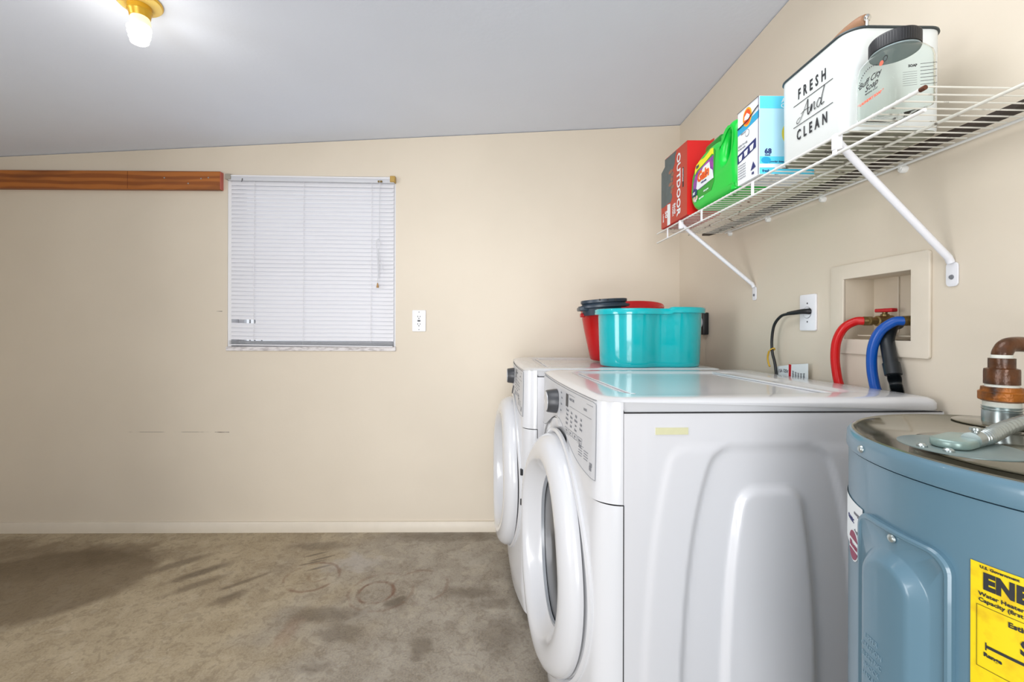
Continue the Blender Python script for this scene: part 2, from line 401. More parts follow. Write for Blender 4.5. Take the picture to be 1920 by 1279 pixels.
def mapv(bm, f):
    for v in bm.verts: v.co = f(v.co.x, v.co.y, v.co.z)
    return bm
def on_left(x, y, z):      # a surface facing -X, read from the left: u runs towards the camera (-Y)
    return lambda u, v, t: Vector((x - t, y - u, z + v))
def on_front(x, y, z):     # a surface facing the camera (-Y)
    return lambda u, v, t: Vector((x + u, y - t, z + v))
def join(*bms):
    bm = bms[0]
    for b in bms[1:]:
        me = bpy.data.meshes.new('tmp'); b.to_mesh(me); b.free(); bm.from_mesh(me); bpy.data.meshes.remove(me)
    return bm
def stroke(pts, wd, smooth=6):
    """pen stroke as flat ribbon in the u,v plane"""
    p = catmull([(a, b, 0) for a, b in pts], smooth) if smooth else [Vector((a, b, 0)) for a, b in pts]
    bm = bmesh.new(); L_, R_ = [], []
    for i in range(len(p)):
        t = (p[min(i + 1, len(p) - 1)] - p[max(i - 1, 0)]).normalized(); nn = Vector((-t.y, t.x, 0)) * wd / 2
        L_.append(bm.verts.new(p[i] + nn + Vector((0, 0, 4e-4)))); R_.append(bm.verts.new(p[i] - nn + Vector((0, 0, 4e-4))))
    for i in range(len(p) - 1): bm.faces.new((L_[i], L_[i + 1], R_[i + 1], R_[i]))
    return bm

# ------------------------------------------------------------------ room shell
XR, YB, XL, YF = 0.999, 2.425, -3.05, -1.30
SL = 0.0545
def zc(x): return 2.288 + SL * (x - XR)
T = 0.12
bm = box(XL - T, XR + T + .2, YF - T, YB + T, -0.1, 0.0); single('floor', bm, M['floor'], kind='structure')
bm = bmesh.new()
loft(bm, [[(XL - T, y, zc(XL - T)), (XR + T, y, zc(XR + T)), (XR + T, y, zc(XR + T) + .1), (XL - T, y, zc(XL - T) + .1)] for y in (YF - T, YB + T)])
single('ceiling', bm, M['ceiling'], kind='structure')
def slab(poly, a0, a1, axis):
    bm = bmesh.new()
    if axis == 'Y': loft(bm, [[(p[0], a, p[1]) for p in poly] for a in (a0, a1)])
    else: loft(bm, [[(a, p[0], p[1]) for p in poly] for a in (a0, a1)])
    return bm
WX0, WX1, WZ0, WZ1 = -1.532, -0.598, 1.022, 1.984
e = 0.003
b1 = slab([(XL - T, 0), (WX0, 0), (WX0, zc(WX0) - e), (XL - T, zc(XL - T) - e)], YB, YB + T, 'Y')
b2 = slab([(WX1, 0), (XR + T, 0), (XR + T, zc(XR + T) - e), (WX1, zc(WX1) - e)], YB, YB + T, 'Y')
b3 = slab([(WX0, 0), (WX1, 0), (WX1, WZ0), (WX0, WZ0)], YB, YB + T, 'Y')
b4 = slab([(WX0, WZ1), (WX1, WZ1), (WX1, zc(WX1) - e), (WX0, zc(WX0) - e)], YB, YB + T, 'Y')
single('wall_back', join(b1, b2, b3, b4), M['wall'], kind='structure')
RY0, RY1, RZ0, RZ1 = 1.037, 1.249, 1.105, 1.282
H_ = zc(XR) - e
def rect(a0, a1, z0, z1): return [(a0, z0), (a1, z0), (a1, z1), (a0, z1)]
single('wall_right', join(slab(rect(YF - T, RY0, 0, H_), XR, XR + T, 'X'), slab(rect(RY1, YB, 0, H_), XR, XR + T, 'X'),
       slab(rect(RY0, RY1, 0, RZ0), XR, XR + T, 'X'), slab(rect(RY0, RY1, RZ1, H_), XR, XR + T, 'X')), M['wall'], kind='structure')
HL = zc(XL) - e
single('wall_left', join(slab(rect(YF - T, -1.15, 0, HL), XL, XL - T, 'X'), slab(rect(0.45, YB, 0, HL), XL, XL - T, 'X'),
       slab(rect(-1.15, 0.45, 2.03, HL), XL, XL - T, 'X')), M['wall'], kind='structure')
DX0, DX1 = -1.52, 0.35
single('wall_front', join(slab([(XL, 0), (DX0, 0), (DX0, zc(DX0) - e), (XL, zc(XL) - e)], YF, YF - T, 'Y'),
       slab([(DX0, 2.10), (DX1, 2.10), (DX1, zc(DX1) - e), (DX0, zc(DX0) - e)], YF, YF - T, 'Y'),
       slab([(DX1, 0), (XR, 0), (XR, H_), (DX1, zc(DX1) - e)], YF, YF - T, 'Y')), M['wall'], kind='structure')
# baseboard with a small rounded top
bm = bmesh.new()
pr = [(YB, 0.0), (YB - .014, 0.0), (YB - .014, .052), (YB - .010, .058), (YB, .058)]
loft(bm, [[(x, a, z) for a, z in pr] for x in (XL, XR)]); single('baseboard_back', bm, M['trim'], kind='structure')

# window in the back wall
W = bpy.data.objects.new('window_1', None); C.objects.link(W); W.location = (WX0, YB, WZ0); W['kind'] = 'structure'
def wpart(name, bm, m):
    bmesh.ops.translate(bm, vec=-Vector(W.location), verts=bm.verts)
    o = bpy.data.objects.new(name, finish(bm, name)); C.objects.link(o); o.data.materials.append(m); o.parent = W; return o
fr = box(WX0, WX0 + .020, YB + .004, YB + .10, WZ0, WZ1)
box(WX1 - .010, WX1, YB + .004, YB + .10, WZ0, WZ1, bm=fr); box(WX0 + .02, WX1 - .01, YB + .004, YB + .10, WZ1 - .012, WZ1, bm=fr)
for (x0, x1, z0, z1) in ((WX0 + .02, WX0 + .05, WZ0, WZ1 - .012), (WX1 - .04, WX1 - .01, WZ0, WZ1 - .012), (WX0 + .05, WX1 - .04, WZ0, WZ0 + .04), (WX0 + .05, WX1 - .04, 1.48, 1.52), (WX0 + .05, WX1 - .04, WZ1 - .05, WZ1 - .012)):
    box(x0, x1, YB + .07, YB + .10, z0, z1, .002, 1, bm=fr)
wpart('window_frame', fr, M['frame'])
wpart('window_pane', box(WX0 + .045, WX1 - .035, YB + .083, YB + .087, WZ0 + .03, WZ1 - .04), M['glass'])
mu = bmesh.new()
for x in (-1.487, -1.452, -1.425, -1.385): box(x - .003, x + .003, YB + .076, YB + .082, WZ0 + .04, 1.48, bm=mu)
wpart('screen_bar', mu, M['midgrey'])
wpart('window_sill', box(WX0 - .004, WX1 + .003, YB - .008, YB + .10, WZ0 - .014, WZ0 + .010, .002, 1), M['marble'])
T_ = .003

# ------------------------------------------------------------------ blind
BX0, BX1 = -1.508, -0.603
bl = Thing('window_blind', 'white horizontal slat blind lowered and closed over the window', 'blind', (-1.06, YB, WZ0), group=None)
def tilt(x): return -0.010 * (x - BX0) / (BX1 - BX0)
def tl(bm):
    for v in bm.verts: v.co.z += tilt(v.co.x)
    return bm
bl.part('headrail', tl(box(BX0 - .010, BX1, YB - .020, YB + .012, 1.952, 1.978, .003)), M['silver'])
bl.part('headrail_lip', tl(box(BX0 - .005, BX1, YB - .022, YB - .018, 1.974, 1.981)), M['blind'])
bl.part('end_bracket', tl(box(BX0 - .024, BX0 + .006, YB - .026, YB + .012, 1.956, 1.986, .002, 1)), M['greybracket'], label='grey bracket at the left end')
bl.part('end_bracket', tl(box(BX1 - .022, BX1 + .006, YB - .027, YB + .012, 1.956, 1.990, .002, 1)), M['tanbracket'], label='tan bracket at the right end')
bm = bmesh.new(); ns = 39; z0s, z1s = 1.085, 1.940
for i in range(ns):
    z = z1s - (z1s - z0s) * i / (ns - 1); a = math.radians(66)
    x0 = BX0
    if i == 34: x0 = BX0 + .136
    loops = []
    for s_ in range(6):
        t = -1 + 2 * s_ / 5
        dy = t * .0135 * math.cos(a); dz = t * .0135 * math.sin(a); bulge = .0020 * (1 - t * t)
        loops.append((YB - .004 - dy - bulge, z - dz * 1.0))
    rows = []
    nx = 14
    for q in range(nx + 1):
        x = x0 + (BX1 - .004 - x0) * q / nx
        f = (x - BX0) / (BX1 - BX0); sag = -.0035 * math.sin(PI * min(1, f * 1.6)) * (i / ns) + random.uniform(-.0003, .0003)
        rows.append([bm.verts.new((x, yy, zz + tilt(x) + sag)) for yy, zz in loops])
    for r0, r1 in zip(rows, rows[1:]):
        for k in range(5): bm.faces.new((r0[k], r1[k], r1[k + 1], r0[k + 1]))
bl.part('slats', bm, M['blind'])
bm = bmesh.new()
for i in range(4): box(BX0 - .004, BX1 - .006, YB - .019, YB + .006, 1.062 - i * .0055, 1.0645 - i * .0055, bm=bm)
bl.part('stacked_slats', tl(bm), M['midgrey'])
bl.part('bottom_rail', tl(box(BX0 - .006, BX1 - .006, YB - .020, YB + .006, 1.040, 1.0435 + .003, .0015, 1)), M['blind'])
for x in (BX0 + .132, BX0 + .405, BX0 + .78):
    bm = tube([(x, YB - .0155, 1.95), (x - .004, YB - .0155, 1.045)], .0009, 6)
    for i in range(ns): box(x - .003, x + .003, YB - .0155, YB - .0145, z1s - .0225 * i - .008, z1s - .0225 * i - .004, bm=bm)
    bl.part('ladder_cord', tl(bm), M['blind'])
bl.part('cord_lock', tl(box(-.692, -.668, YB - .027, YB - .016, 1.953, 1.963, .001, 1)), M['brass'])
xx = -.680
pc = bl.part('pull_cord', join(tube([(xx, YB - .027, 1.958), (xx - .002, YB - .028, 1.63)], .0013, 6),
     tube([(xx - .002, YB - .028, 1.63), (xx - .018, YB - .03, 1.615), (xx - .012, YB - .03, 1.54), (xx - .008, YB - .03, 1.45), (xx - .01, YB - .03, 1.385)], .0016, 6, 6),
     tube([(xx - .008, YB - .032, 1.63), (xx + .004, YB - .032, 1.60), (xx - .006, YB - .032, 1.55), (xx - .004, YB - .032, 1.48), (xx - .004, YB - .032, 1.41)], .0016, 6, 6),
     tube([(xx - .004, YB - .032, 1.56), (xx + .010, YB - .032, 1.50), (xx + .013, YB - .032, 1.455), (xx + .004, YB - .032, 1.49)], .0010, 6, 6)), M['silver'])
bl.part('cord_tassel', lathe([(.0025, .0), (.0075, -.022), (.006, -.026)], 'Z', (xx - .010, YB - .030, 1.386), 12), M['wood_tip'], parent=pc)
bl.part('tilt_hook', tube([(-1.438, YB - .022, 1.962), (-1.438, YB - .025, 1.948), (-1.441, YB - .024, 1.942)], .0018, 6), M['darkgrey'])

# ------------------------------------------------------------------ board on the back wall
pl = Thing('wooden_board', 'stained pine board screwed along the back wall left of the window', 'board', (-2.2, YB, 1.89))
pl.part('plank', box(-3.04, -1.556, YB - .028, YB, 1.897, 1.998, .003, 1), M['wood'])
pl.part('painted_end', box(-1.5565, -1.5545, YB - .027, YB - .001, 1.899, 1.996), M['pink'], label='pink painted board end')
pl.part('plank_joint', box(-2.061, -2.059, YB - .0285, YB - .027, 1.90, 1.995), M['rust'])
for (x, z) in ((-1.62, 1.962), (-1.66, 1.957), (-1.73, 1.93), (-1.86, 1.96)):
    pl.part('screw', lathe([(.004, 0), (.003, -.0015)], 'Y', (x, YB - .028, z), 10), M['galv'])

# ------------------------------------------------------------------ outlets
def duplex(t, x, z):
    pts = rrect(.072, .116, .004)
    t.part('cover_plate', mapv(shape_bm(pts, ext=.0015, bev=.0015), on_front(x, YB - .003, z)), M['outlet'])
    for s in (-1, 1):
        r = t.part('receptacle', mapv(shape_bm([(a * 1.0, max(-.0125, min(.0125, b))) for a, b in ell(.0165, .0165, 32)], ext=.001), on_front(x, YB - .0068, z + s * .021)), M['outlet'])
        for (dx, hh) in ((-.0065, .0045), (.0065, .0035)):
            t.part('slot', mapv(shape_bm(rrect(.0030, hh * 2.2, .0008), ext=.0006), on_front(x + dx, YB - .008, z + s * .021 + .003)), M['ink'], parent=r)
        t.part('slot', mapv(shape_bm(ell(.003, .003, 12), ext=.0006), on_front(x, YB - .008, z + s * .021 - .007)), M['ink'], parent=r)
        t.part('screw', lathe([(.003, 0), (.002, -.0012)], 'Y', (x, YB - .0058, z + s * .049), 10), M['darkgrey'])
    t.part('centre_mark', box(x - .008, x + .008, YB - .0075, YB - .006, z - .005, z + .005), M['darkgrey'])
o1 = Thing('wall_outlet', 'white duplex outlet on the back wall right of the window', 'outlet', (-.466, YB, 1.178)); duplex(o1, -.466, 1.178)

o2 = Thing('wall_outlet', 'white single outlet on the right wall holding a black plug', 'outlet', (XR, 1.394, 1.19))
o2.part('cover_plate', mapv(shape_bm(rrect(.070, .115, .004), ext=.0018, bev=.0015), on_left(XR - .0035, 1.394, 1.1895)), M['outlet'])
o2.part('receptacle', mapv(shape_bm(ell(.0175, .0175, 32), ext=.001), on_left(XR - .0078, 1.394, 1.1895)), M['outlet'])
o2.part('receptacle_ring', mapv(shape_bm(ell(.0188, .0188, 32), [ell(.0176, .0176, 32)], ext=.0006), on_left(XR - .0074, 1.394, 1.1895)), M['greyink'])
for s in (-1, 1): o2.part('screw', lathe([(.003, 0), (.002, -.0012)], 'X', (XR - .0068, 1.394, 1.1895 + s * .03), 10), M['darkgrey'])

# power cord of the washer
pc = Thing('power_cord', 'black power cord plugged into the single outlet above the near machine', 'cord', (XR - .03, 1.44, 1.19))
pc.part('plug', tube([(XR - .008, 1.382, 1.193), (XR - .012, 1.384, 1.193), (XR - .020, 1.40, 1.193), (XR - .028, 1.43, 1.190), (XR - .032, 1.452, 1.188)], .010, 10, 3, rfun=lambda t: .0105 - .0045 * t), M['black'])
pc.part('cable', tube([(XR - .030, 1.448, 1.188), (XR - .034, 1.485, 1.180), (XR - .035, 1.520, 1.150), (XR - .034, 1.535, 1.10), (XR - .032, 1.535, 1.05), (XR - .028, 1.522, .99), (XR - .022, 1.510, .80), (XR - .020, 1.50, .40)], .0048, 10, 6), M['black'])
pc.part('twist_tie', join(tube([(XR - .042, 1.532, 1.062), (XR - .034, 1.524, 1.068), (XR - .026, 1.532, 1.062), (XR - .034, 1.542, 1.058), (XR - .042, 1.532, 1.062)], .0022, 6, 5),
     tube([(XR - .038, 1.545, 1.056), (XR - .036, 1.556, 1.035), (XR - .034, 1.556, 1.015), (XR - .034, 1.547, 1.0)], .0030, 6, 5)), M['strap'], label='yellow twist tie')
tg = Thing('paper_tag', 'printed white paper tag with red stripe standing behind the near machine', 'tag', (XR - .02, 1.45, .95))
def tagmap(u, v, t): return Vector((XR - .020 + t, 1.526 - u, .955 + v + .006 * math.sin(u * 40)))
tg.part('tag_sheet', mapv(shape_bm([(0, 0), (.155, 0), (.155, .071), (.14, .072), (.075, .060), (.07, .057), (0, .048)], ext=.0004), tagmap), M['paper'])
tg.part('red_stripe', mapv(shape_bm([(.062, .0), (.072, .0), (.075, .059), (.062, .057)], ext=.0008), tagmap), M['tap_red'])
tt = bmesh.new()
for k in range(5):
    tt = join(tt, mapv(text_bm('WARNING', .010, .0002, sx=.7), lambda u, v, t, k=k: tagmap(.088 + k * .013 - v * 0 + -v, .008 + u, -.0012 - t)))
tg.part('lettering', tt, M['greyink'])
tg.part('lettering', mapv(text_bm('15A 125V', .016, .0004, sx=.8), lambda u, v, t: tagmap(.008 + u, .025 + v, -.0012 - t)), M['greyink'])

# dryer outlet, half hidden behind the basin
do = Thing('dryer_outlet', 'black heavy duty outlet on the right wall behind the turquoise basin', 'outlet', (XR, 2.115, 1.16))
do.part('body', box(XR - .028, XR, 2.078, 2.150, 1.108, 1.216, .004), M['black'])
do.part('face_ring', mapv(shape_bm(ell(.030, .030, 32), [ell(.022, .022, 32)], ext=.002), on_left(XR - .030, 2.114, 1.168)), M['silver'])
do.part('plug', lathe([(.020, 0), (.019, -.03), (.012, -.034)], 'X', (XR - .028, 2.118, 1.160), 20), M['midgrey'])
do.part('plug_cord', tube([(XR - .045, 2.13, 1.155), (XR - .05, 2.13, 1.12), (XR - .04, 2.128, 1.05), (XR - .03, 2.12, .90), (XR - .03, 2.12, .5)], .008, 8, 6), M['midgrey'])

# ------------------------------------------------------------------ recessed laundry box
lb = Thing('laundry_outlet_box', 'cream painted recessed washer box in the right wall with brass valves', 'outlet box', (XR, 1.143, 1.066))
lb.part('face_frame', mapv(shape_bm(rrect(.298, .253, .006, cx=0, cy=0), [rect(-.106, .106, -.0885, .0885)], ext=.0015, bev=.002), on_left(XR - .0035, 1.143, 1.1935)), M['trim'])
bm = bmesh.new(); XD = XR + .085; e1 = .0015; RY0 += e1; RY1 -= e1; RZ0 += e1; RZ1 -= e1
for q in (((XR, RY0, RZ0), (XR, RY1, RZ0), (XD, RY1, RZ0), (XD, RY0, RZ0)), ((XR, RY0, RZ1), (XR, RY1, RZ1), (XD, RY1, RZ1), (XD, RY0, RZ1)),
          ((XR, RY0, RZ0), (XR, RY0, RZ1), (XD, RY0, RZ1), (XD, RY0, RZ0)), ((XR, RY1, RZ0), (XR, RY1, RZ1), (XD, RY1, RZ1), (XD, RY1, RZ0)),
          ((XD, RY0, RZ0), (XD, RY1, RZ0), (XD, RY1, RZ1), (XD, RY0, RZ1))): bm.faces.new([bm.verts.new(p) for p in q])
bmesh.ops.remove_doubles(bm, verts=bm.verts, dist=1e-5); lb.part('recess', bm, M['recess'])
lb.part('back_seam', box(XD - .004, XD - .001, 1.165, 1.168, RZ0 + .02, RZ1 - .002), M['trim'])
lb.part('valve_shelf', box(XR + .012, XR + .07, RY0 + .02, RY1 - .03, RZ0 + .010, RZ0 + .013), M['recess'])
def valve(y, hm, z=1.158):
    v = lb.part('valve', join(lathe([(.010, 0), (.010, .02), (.014, .022), (.014, .034), (.016, .040), (.016, .062), (.010, .064)], 'X', (XR + .002, y, z), 16),
        lathe([(.012, -.04), (.012, -.03), (.009, -.028), (.010, .018), (.006, .02), (.006, .026)], 'Z', (XR + .046, y, z), 16)), M['brass'])
    lb.part('valve_handle', box(XR + .037, XR + .055, y - .030, y + .024, z + .024, z + .034, .002, 1), hm, parent=v)
valve(1.168, M['tap_red']); valve(1.058, M['tap_blue'])

def hose(name, label, m, pts, r=.0115):
    t = Thing(name, label, 'hose', pts[-1])
    t.part('hose_body', tube(pts, r, 16, 8), m); return t
h = hose('water_hose', 'red rubber supply hose curving down from the hot valve', M['redhose'],
     [(XR + .002, 1.180, 1.158), (XR - .012, 1.196, 1.157), (XR - .032, 1.213, 1.138), (XR - .040, 1.228, 1.10), (XR - .038, 1.236, 1.05), (XR - .032, 1.236, 1.0), (XR - .024, 1.23, .93), (XR - .02, 1.22, .7), (XR - .02, 1.22, .5)])
h.part('hose_coupling', tube([(XR + .016, 1.174, 1.158), (XR - .002, 1.182, 1.158)], .0125, 14), M['brass'])
h = hose('water_hose', 'blue rubber supply hose curving down from the cold valve', M['bluehose'],
     [(XR + .002, 1.062, 1.156), (XR - .014, 1.075, 1.154), (XR - .034, 1.092, 1.130), (XR - .042, 1.104, 1.09), (XR - .040, 1.110, 1.04), (XR - .034, 1.108, .99), (XR - .022, 1.10, .92), (XR - .02, 1.10, .7), (XR - .02, 1.10, .5)])
h.part('hose_coupling', tube([(XR + .016, 1.058, 1.157), (XR - .002, 1.064, 1.156)], .0125, 14), M['brass'])
dh = Thing('drain_hose', 'black corrugated drain hose coming out of the washer box beside the blue hose', 'hose', (XR - .03, 1.05, .5))
dp = [(XR + .035, 1.118, 1.150), (XR + .010, 1.108, 1.143), (XR - .014, 1.094, 1.110), (XR - .022, 1.080, 1.075), (XR - .026, 1.068, 1.042)]
dh.part('smooth_elbow', tube(dp, .0150, 16, 6), M['blackrub'])
dh.part('cuff', tube([(XR - .025, 1.071, 1.05), (XR - .0285, 1.060, 1.022)], .0175, 16), M['blackrub'])
dh.part('corrugated_hose', tube([(XR - .0285, 1.060, 1.024), (XR - .030, 1.050, .99), (XR - .028, 1.040, .94), (XR - .022, 1.03, .8), (XR - .02, 1.03, .5)], .0135, 14, 40,
        rfun=lambda t: .0125 + .0018 * math.sin(t * 520)), M['blackrub'])

# ------------------------------------------------------------------ washer and dryer
def smooth01(x): x = max(0, min(1, x)); return x * x * (3 - 2 * x)
DEP, WID, ZT = 0.767, 0.684, 0.983
VC = WID / 2; SHEAR = 0.0
def bow(z): return .013 + .037 * smooth01((.965 - z) / .42)
def uf(v, z=.5): return -bow(z) * (1 - ((v - VC) / VC) ** 2) if 0 <= v <= WID else 0
def ufront(v, z=.5, rc=.045):
    """front surface position along u with rounded corners"""
    d = min(v, WID - v); c = 0
    if d < rc: c = rc - math.sqrt(max(0, rc * rc - (rc - d) ** 2))
    return uf(v, z) + c
US = .046          # seam between the wrap-round front pieces and the side sheet
def front_loop(z, off=0.0, n=48, vs=None):
    vs = vs or [WID * (0.5 - 0.5 * math.cos(PI * k / n)) for k in range(n + 1)]
    return [(ufront(v, z) + off, v, z) for v in vs]
def plan(z, inset=0.0, u1=DEP, rb=.028, n=40):
    """full plan outline, clockwise, inset towards the centre"""
    P = []
    for k in range(n + 1):
        v = WID * (0.5 - 0.5 * math.cos(PI * k / n)); P.append((ufront(v, .975), v))
    for k in range(9):
        a = PI / 2 * k / 8; P.append((u1 - rb + rb * math.sin(a), WID - rb + rb * math.cos(a)))
    for k in range(9):
        a = PI / 2 * k / 8; P.append((u1 - rb + rb * math.cos(a), rb - rb * math.sin(a)))
    cu_, cv = DEP / 2, VC
    out = []
    for (u, v) in P:
        out.append((u + (inset if u < cu_ else -inset) * min(1, abs(u - cu_) / .3), v + (inset if v < cv else -inset) * min(1, abs(v - cv) / .3), z))
    return out
def side_h(u, z):
    """pressed relief of the side sheet: + is outward"""
    uc = .372
    def shape(w_top, w_bot, ztop, k, s, amp):
        wz = w_top + (w_bot - w_top) * (1 - math.exp(-max(0, ztop - z) / k))
        d = min(wz - abs(u - uc), (ztop - z))
        # rounded top corners
        dx = wz - abs(u - uc); dz = ztop - z; r = .04
        if dx < r and dz < r: d = r - math.hypot(r - dx, r - dz)
        dbot = z - .10
        return amp * smooth01(min(d, dbot) / s)
    h = shape(.225, .300, .885, .25, .018, .0025)
    h += shape(.125, .208, .880, .20, .009, -.0075)
    h += shape(.068, .115, .790, .20, .014, .0100)
    return h

def machine(name, label, loc, rz, knob_label, near, shear, swing=.006):
    t = Thing(name, label, 'washing machine' if near else 'dryer', loc, rz, local=True)
    O = Vector((-DEP / 2, -WID / 2, 0))
    def P(nm, bm, m, parent=None, label=None, angle=38):
        bmesh.ops.translate(bm, vec=O, verts=bm.verts)
        for v_ in bm.verts: v_.co.x -= shear * v_.co.y
        return t.part(nm, bm, m, parent, label, angle)
    # cabinet: side sheets with pressed relief, back
    bm = bmesh.new()
    nu, nz = 110, 110
    zs_ = [.02 + (.9515 - .02) * k / nz for k in range(nz + 1)]
    us_ = [US + (DEP - US) * k / nu for k in range(nu + 1)]
    rows = []
    for z in zs_: rows.append([bm.verts.new((u, -side_h(u, z), z)) for u in us_])
    for a, b in zip(rows, rows[1:]):
        for i in range(nu): bm.faces.new((a[i], a[i + 1], b[i + 1], b[i]))
    box(US, DEP, .012, WID, .02, .9515, bm=bm)
    cab = P('cabinet', bm, M['white_side'], angle=60)
    # front lower panel (wraps the corners up to the seam)
    vs = [WID * (0.5 - 0.5 * math.cos(PI * k / 60)) for k in range(61)]
    bm = bmesh.new()
    zl = [.035, .06, .09] + [.12 + .02 * k for k in range(31)] + [.735]
    def tuck(z): return .012 * max(0, (.12 - z) / .085)
    loops = []
    for z in zl:
        L_ = [(US - .0015, 0.0, z)] + [(ufront(v, z) + tuck(z) + .045 * smooth01((.272 - math.hypot((v - VC) / .885, z - .498)) / .03), v, z) for v in vs] + [(US - .0015, WID, z)]
        loops.append(L_)
    # the upper rim follows the arch above the door
    def arch(v):
        d = v - VC; R_ = .368; q = R_ * R_ - d * d
        return max(.752, .50 + math.sqrt(q) if q > 0 else 0)
    vv = [0.0] + vs + [WID]
    loops.append([(p[0] if i in (0, len(vv) - 1) else ufront(vv[i], arch(vv[i])), p[1], arch(vv[i]) - .002) for i, p in enumerate(loops[-1])])
    loft(bm, loops, False, False, closed=False)
    P('front_panel', bm, M['white'])
    # door surround dish: a shallow ring step
    bm = bmesh.new()
    def onfront(v, z, off): return Vector((ufront(v, z) - off, v, z))
    ang = [2 * PI * k / 96 for k in range(96)]
    def ring(r, off): return [onfront(VC + r * .91 * math.cos(a), .50 + r * math.sin(a), off) for a in ang]
    loft(bm, [ring(.336, -.002), ring(.336, .006), ring(.328, .008), ring(.324, .004), ring(.318, -.002)], False, False)
    P('door_surround', bm, M['white'])
    # console (upper front, wraps the corners)
    bm = bmesh.new()
    tops = [0.0, .25, .5, .75, 1.0]
    loops = []
    for kk, s in enumerate(tops):
        L_ = []
        for i, v in enumerate(vv):
            z0 = arch(v) + .001; z = z0 + (.9735 + (.0025 if v < .03 or v > WID - .03 else 0) - z0) * s
            u = (US - .0015) if i in (0, len(vv) - 1) else ufront(v, z) - .004 * (1 if 0 < i < len(vv) - 1 else 0) * min(1, min(v, WID - v) / .03)
            L_.append((u, v, z))
        loops.append(L_)
    inner = [(min(p[0] + .010, US), p[1], p[2]) for p in loops[0]]
    loft(bm, [inner] + loops, False, False, closed=False)
    con = P('console', bm, M['white'])
    # seam strips
    P('seam', join(box(US - .0012, US + .0010, -.0006, .004, .035, .752), box(US, DEP - .004, -.0008, .004, .9508, .9524)), M['gap'])
    # control film: bounded by the arch, drawn on the console
    bm = bmesh.new()
    def zlow(v): return .793 + .082 * math.exp(-((v - VC) / .165) ** 2)
    va, vb = .030, WID - .030; nn = 60
    R0, R1 = [], []
    cols = []
    for k in range(nn + 1):
        v = va + (vb - va) * k / nn; col_ = []
        for q in range(9):
            z = zlow(v) + (.9685 - zlow(v)) * q / 8
            if q == 8 and (k == 0 or k == nn): z -= .004
            col_.append(bm.verts.new((ufront(v, z) - .0062, v, z)))
        cols.append(col_)
    for a, b in zip(cols, cols[1:]):
        for q in range(8): bm.faces.new((a[q], a[q + 1], b[q + 1], b[q]))
    film = P('control_panel', bm, M['panel'])
    edge = [va + (vb - va) * k / nn for k in range(nn + 1)]
    bm = tube([(ufront(v, zlow(v)) - .0062, v, zlow(v)) for v in edge], .0011, 6)
    tube([(ufront(va, z) - .0062, va, z) for z in (zlow(va), .84, .88, .92, .9685)], .0007, 6, bm=bm)
    tube([(ufront(v, .973) - .0050, v, .9738) for v in edge], .0011, 6, bm=bm)
    P('panel_border', bm, M['midgrey'], parent=film)
    # u increases towards -v when read from the front (left is the far end)
    def fm(v0, z0, lift=.0070):
        return lambda uu, vv_, tt_: Vector((ufront(v0 - uu, z0 + vv_) - lift - tt_ * .5, v0 - uu, z0 + vv_))
    # knob at the middle
    kz, kv = .917, VC + .030
    ku = uf(kv, kz) - .006
    kp = P('knob_plate', mapv(shape_bm(rrect(.085, .086, .01), ext=.0006), fm(kv, kz, .0068)), mat('knob_plate_grey', (205, 206, 209), 0.4), parent=film)
    knob = P('knob', lathe([(.036, 0), (.036, -.006), (.033, -.030), (.031, -.033)], 'X', (ku, kv, kz), 36), M['darkgrey'], label=knob_label)
    P('knob_face', lathe([(.029, 0), (.029, -.0015), (.018, -.002), (.017, -.001)], 'X', (ku - .033, kv, kz), 36), mat('knob_face_silver', (206, 208, 212), .3, metal=.3), parent=knob)
    # display and print
    dv = VC - .095
    P('display', mapv(shape_bm(rrect(.022, .034, .001), ext=.0006), fm(dv, .940)), M['darkgrey'], parent=film, label='small dark display window')
    if near or True:
        pm = M['greyink']
        bm = bmesh.new()
        bm = join(bm, mapv(shape_bm(rrect(.190, .0009, .0003), ext=.0003), fm(dv - .112, .958)), mapv(shape_bm(rrect(.170, .0009, .0003), ext=.0003), fm(dv - .112, .928)),
                  mapv(text_bm('MORE TIME', .0095, .0001, sx=.9), fm(dv - .024, .944)), mapv(text_bm('LOCK', .008, .0002), fm(dv - .145, .940)))
        words = (('Normal', 'Heavy', 'Delicate', 'Quick'), ('Hot', 'Warm', 'Cool', 'Cold'), ('High', 'Medium', 'Low', 'None'), ('Soil', 'Light', 'Heavy'))
        for ci, colw in enumerate(words):
            for ri, wd in enumerate(colw):
                bm = join(bm, mapv(text_bm(wd, .0088, .0002, align='CENTER', sx=.85), fm(dv - .008 - ci * .040, .912 - ri * .0115 - ci * .001)))
        for ci in range(4):
            bm = join(bm, mapv(shape_bm(rrect(.033, .013, .002), [rrect(.0315, .0115, .0015)], ext=.0003), fm(dv - .010 - ci * .038, .862)),
                      mapv(text_bm(('Temp', 'Spin', 'Soil', 'Options')[ci], .0075, .0002, align='CENTER', sx=.8), fm(dv - .010 - ci * .038, .8595)))
        bm = join(bm, mapv(shape_bm(rrect(.165, .0007, .0003), ext=.0003), fm(dv - .070, .852)))
        for ci in range(2):
            v0 = .085 - ci * .036 + .03
            for ri in range(4):
                bm = join(bm, mapv(shape_bm(rrect(.028 - .004 * (ri % 2), .0012, .0004), ext=.0003), fm(v0, .846 - ri * .006)))
        bm = join(bm, mapv(text_bm('Start', .009, .0002, align='CENTER'), fm(.118, .848)), mapv(text_bm('HE', .012, .0006, align='CENTER', sx=.8), fm(.050, .812)))
        for ri in range(3): bm = join(bm, mapv(shape_bm(rrect(.014, .0016, .0005), ext=.0003), fm(.048, .828 - ri * .003)))
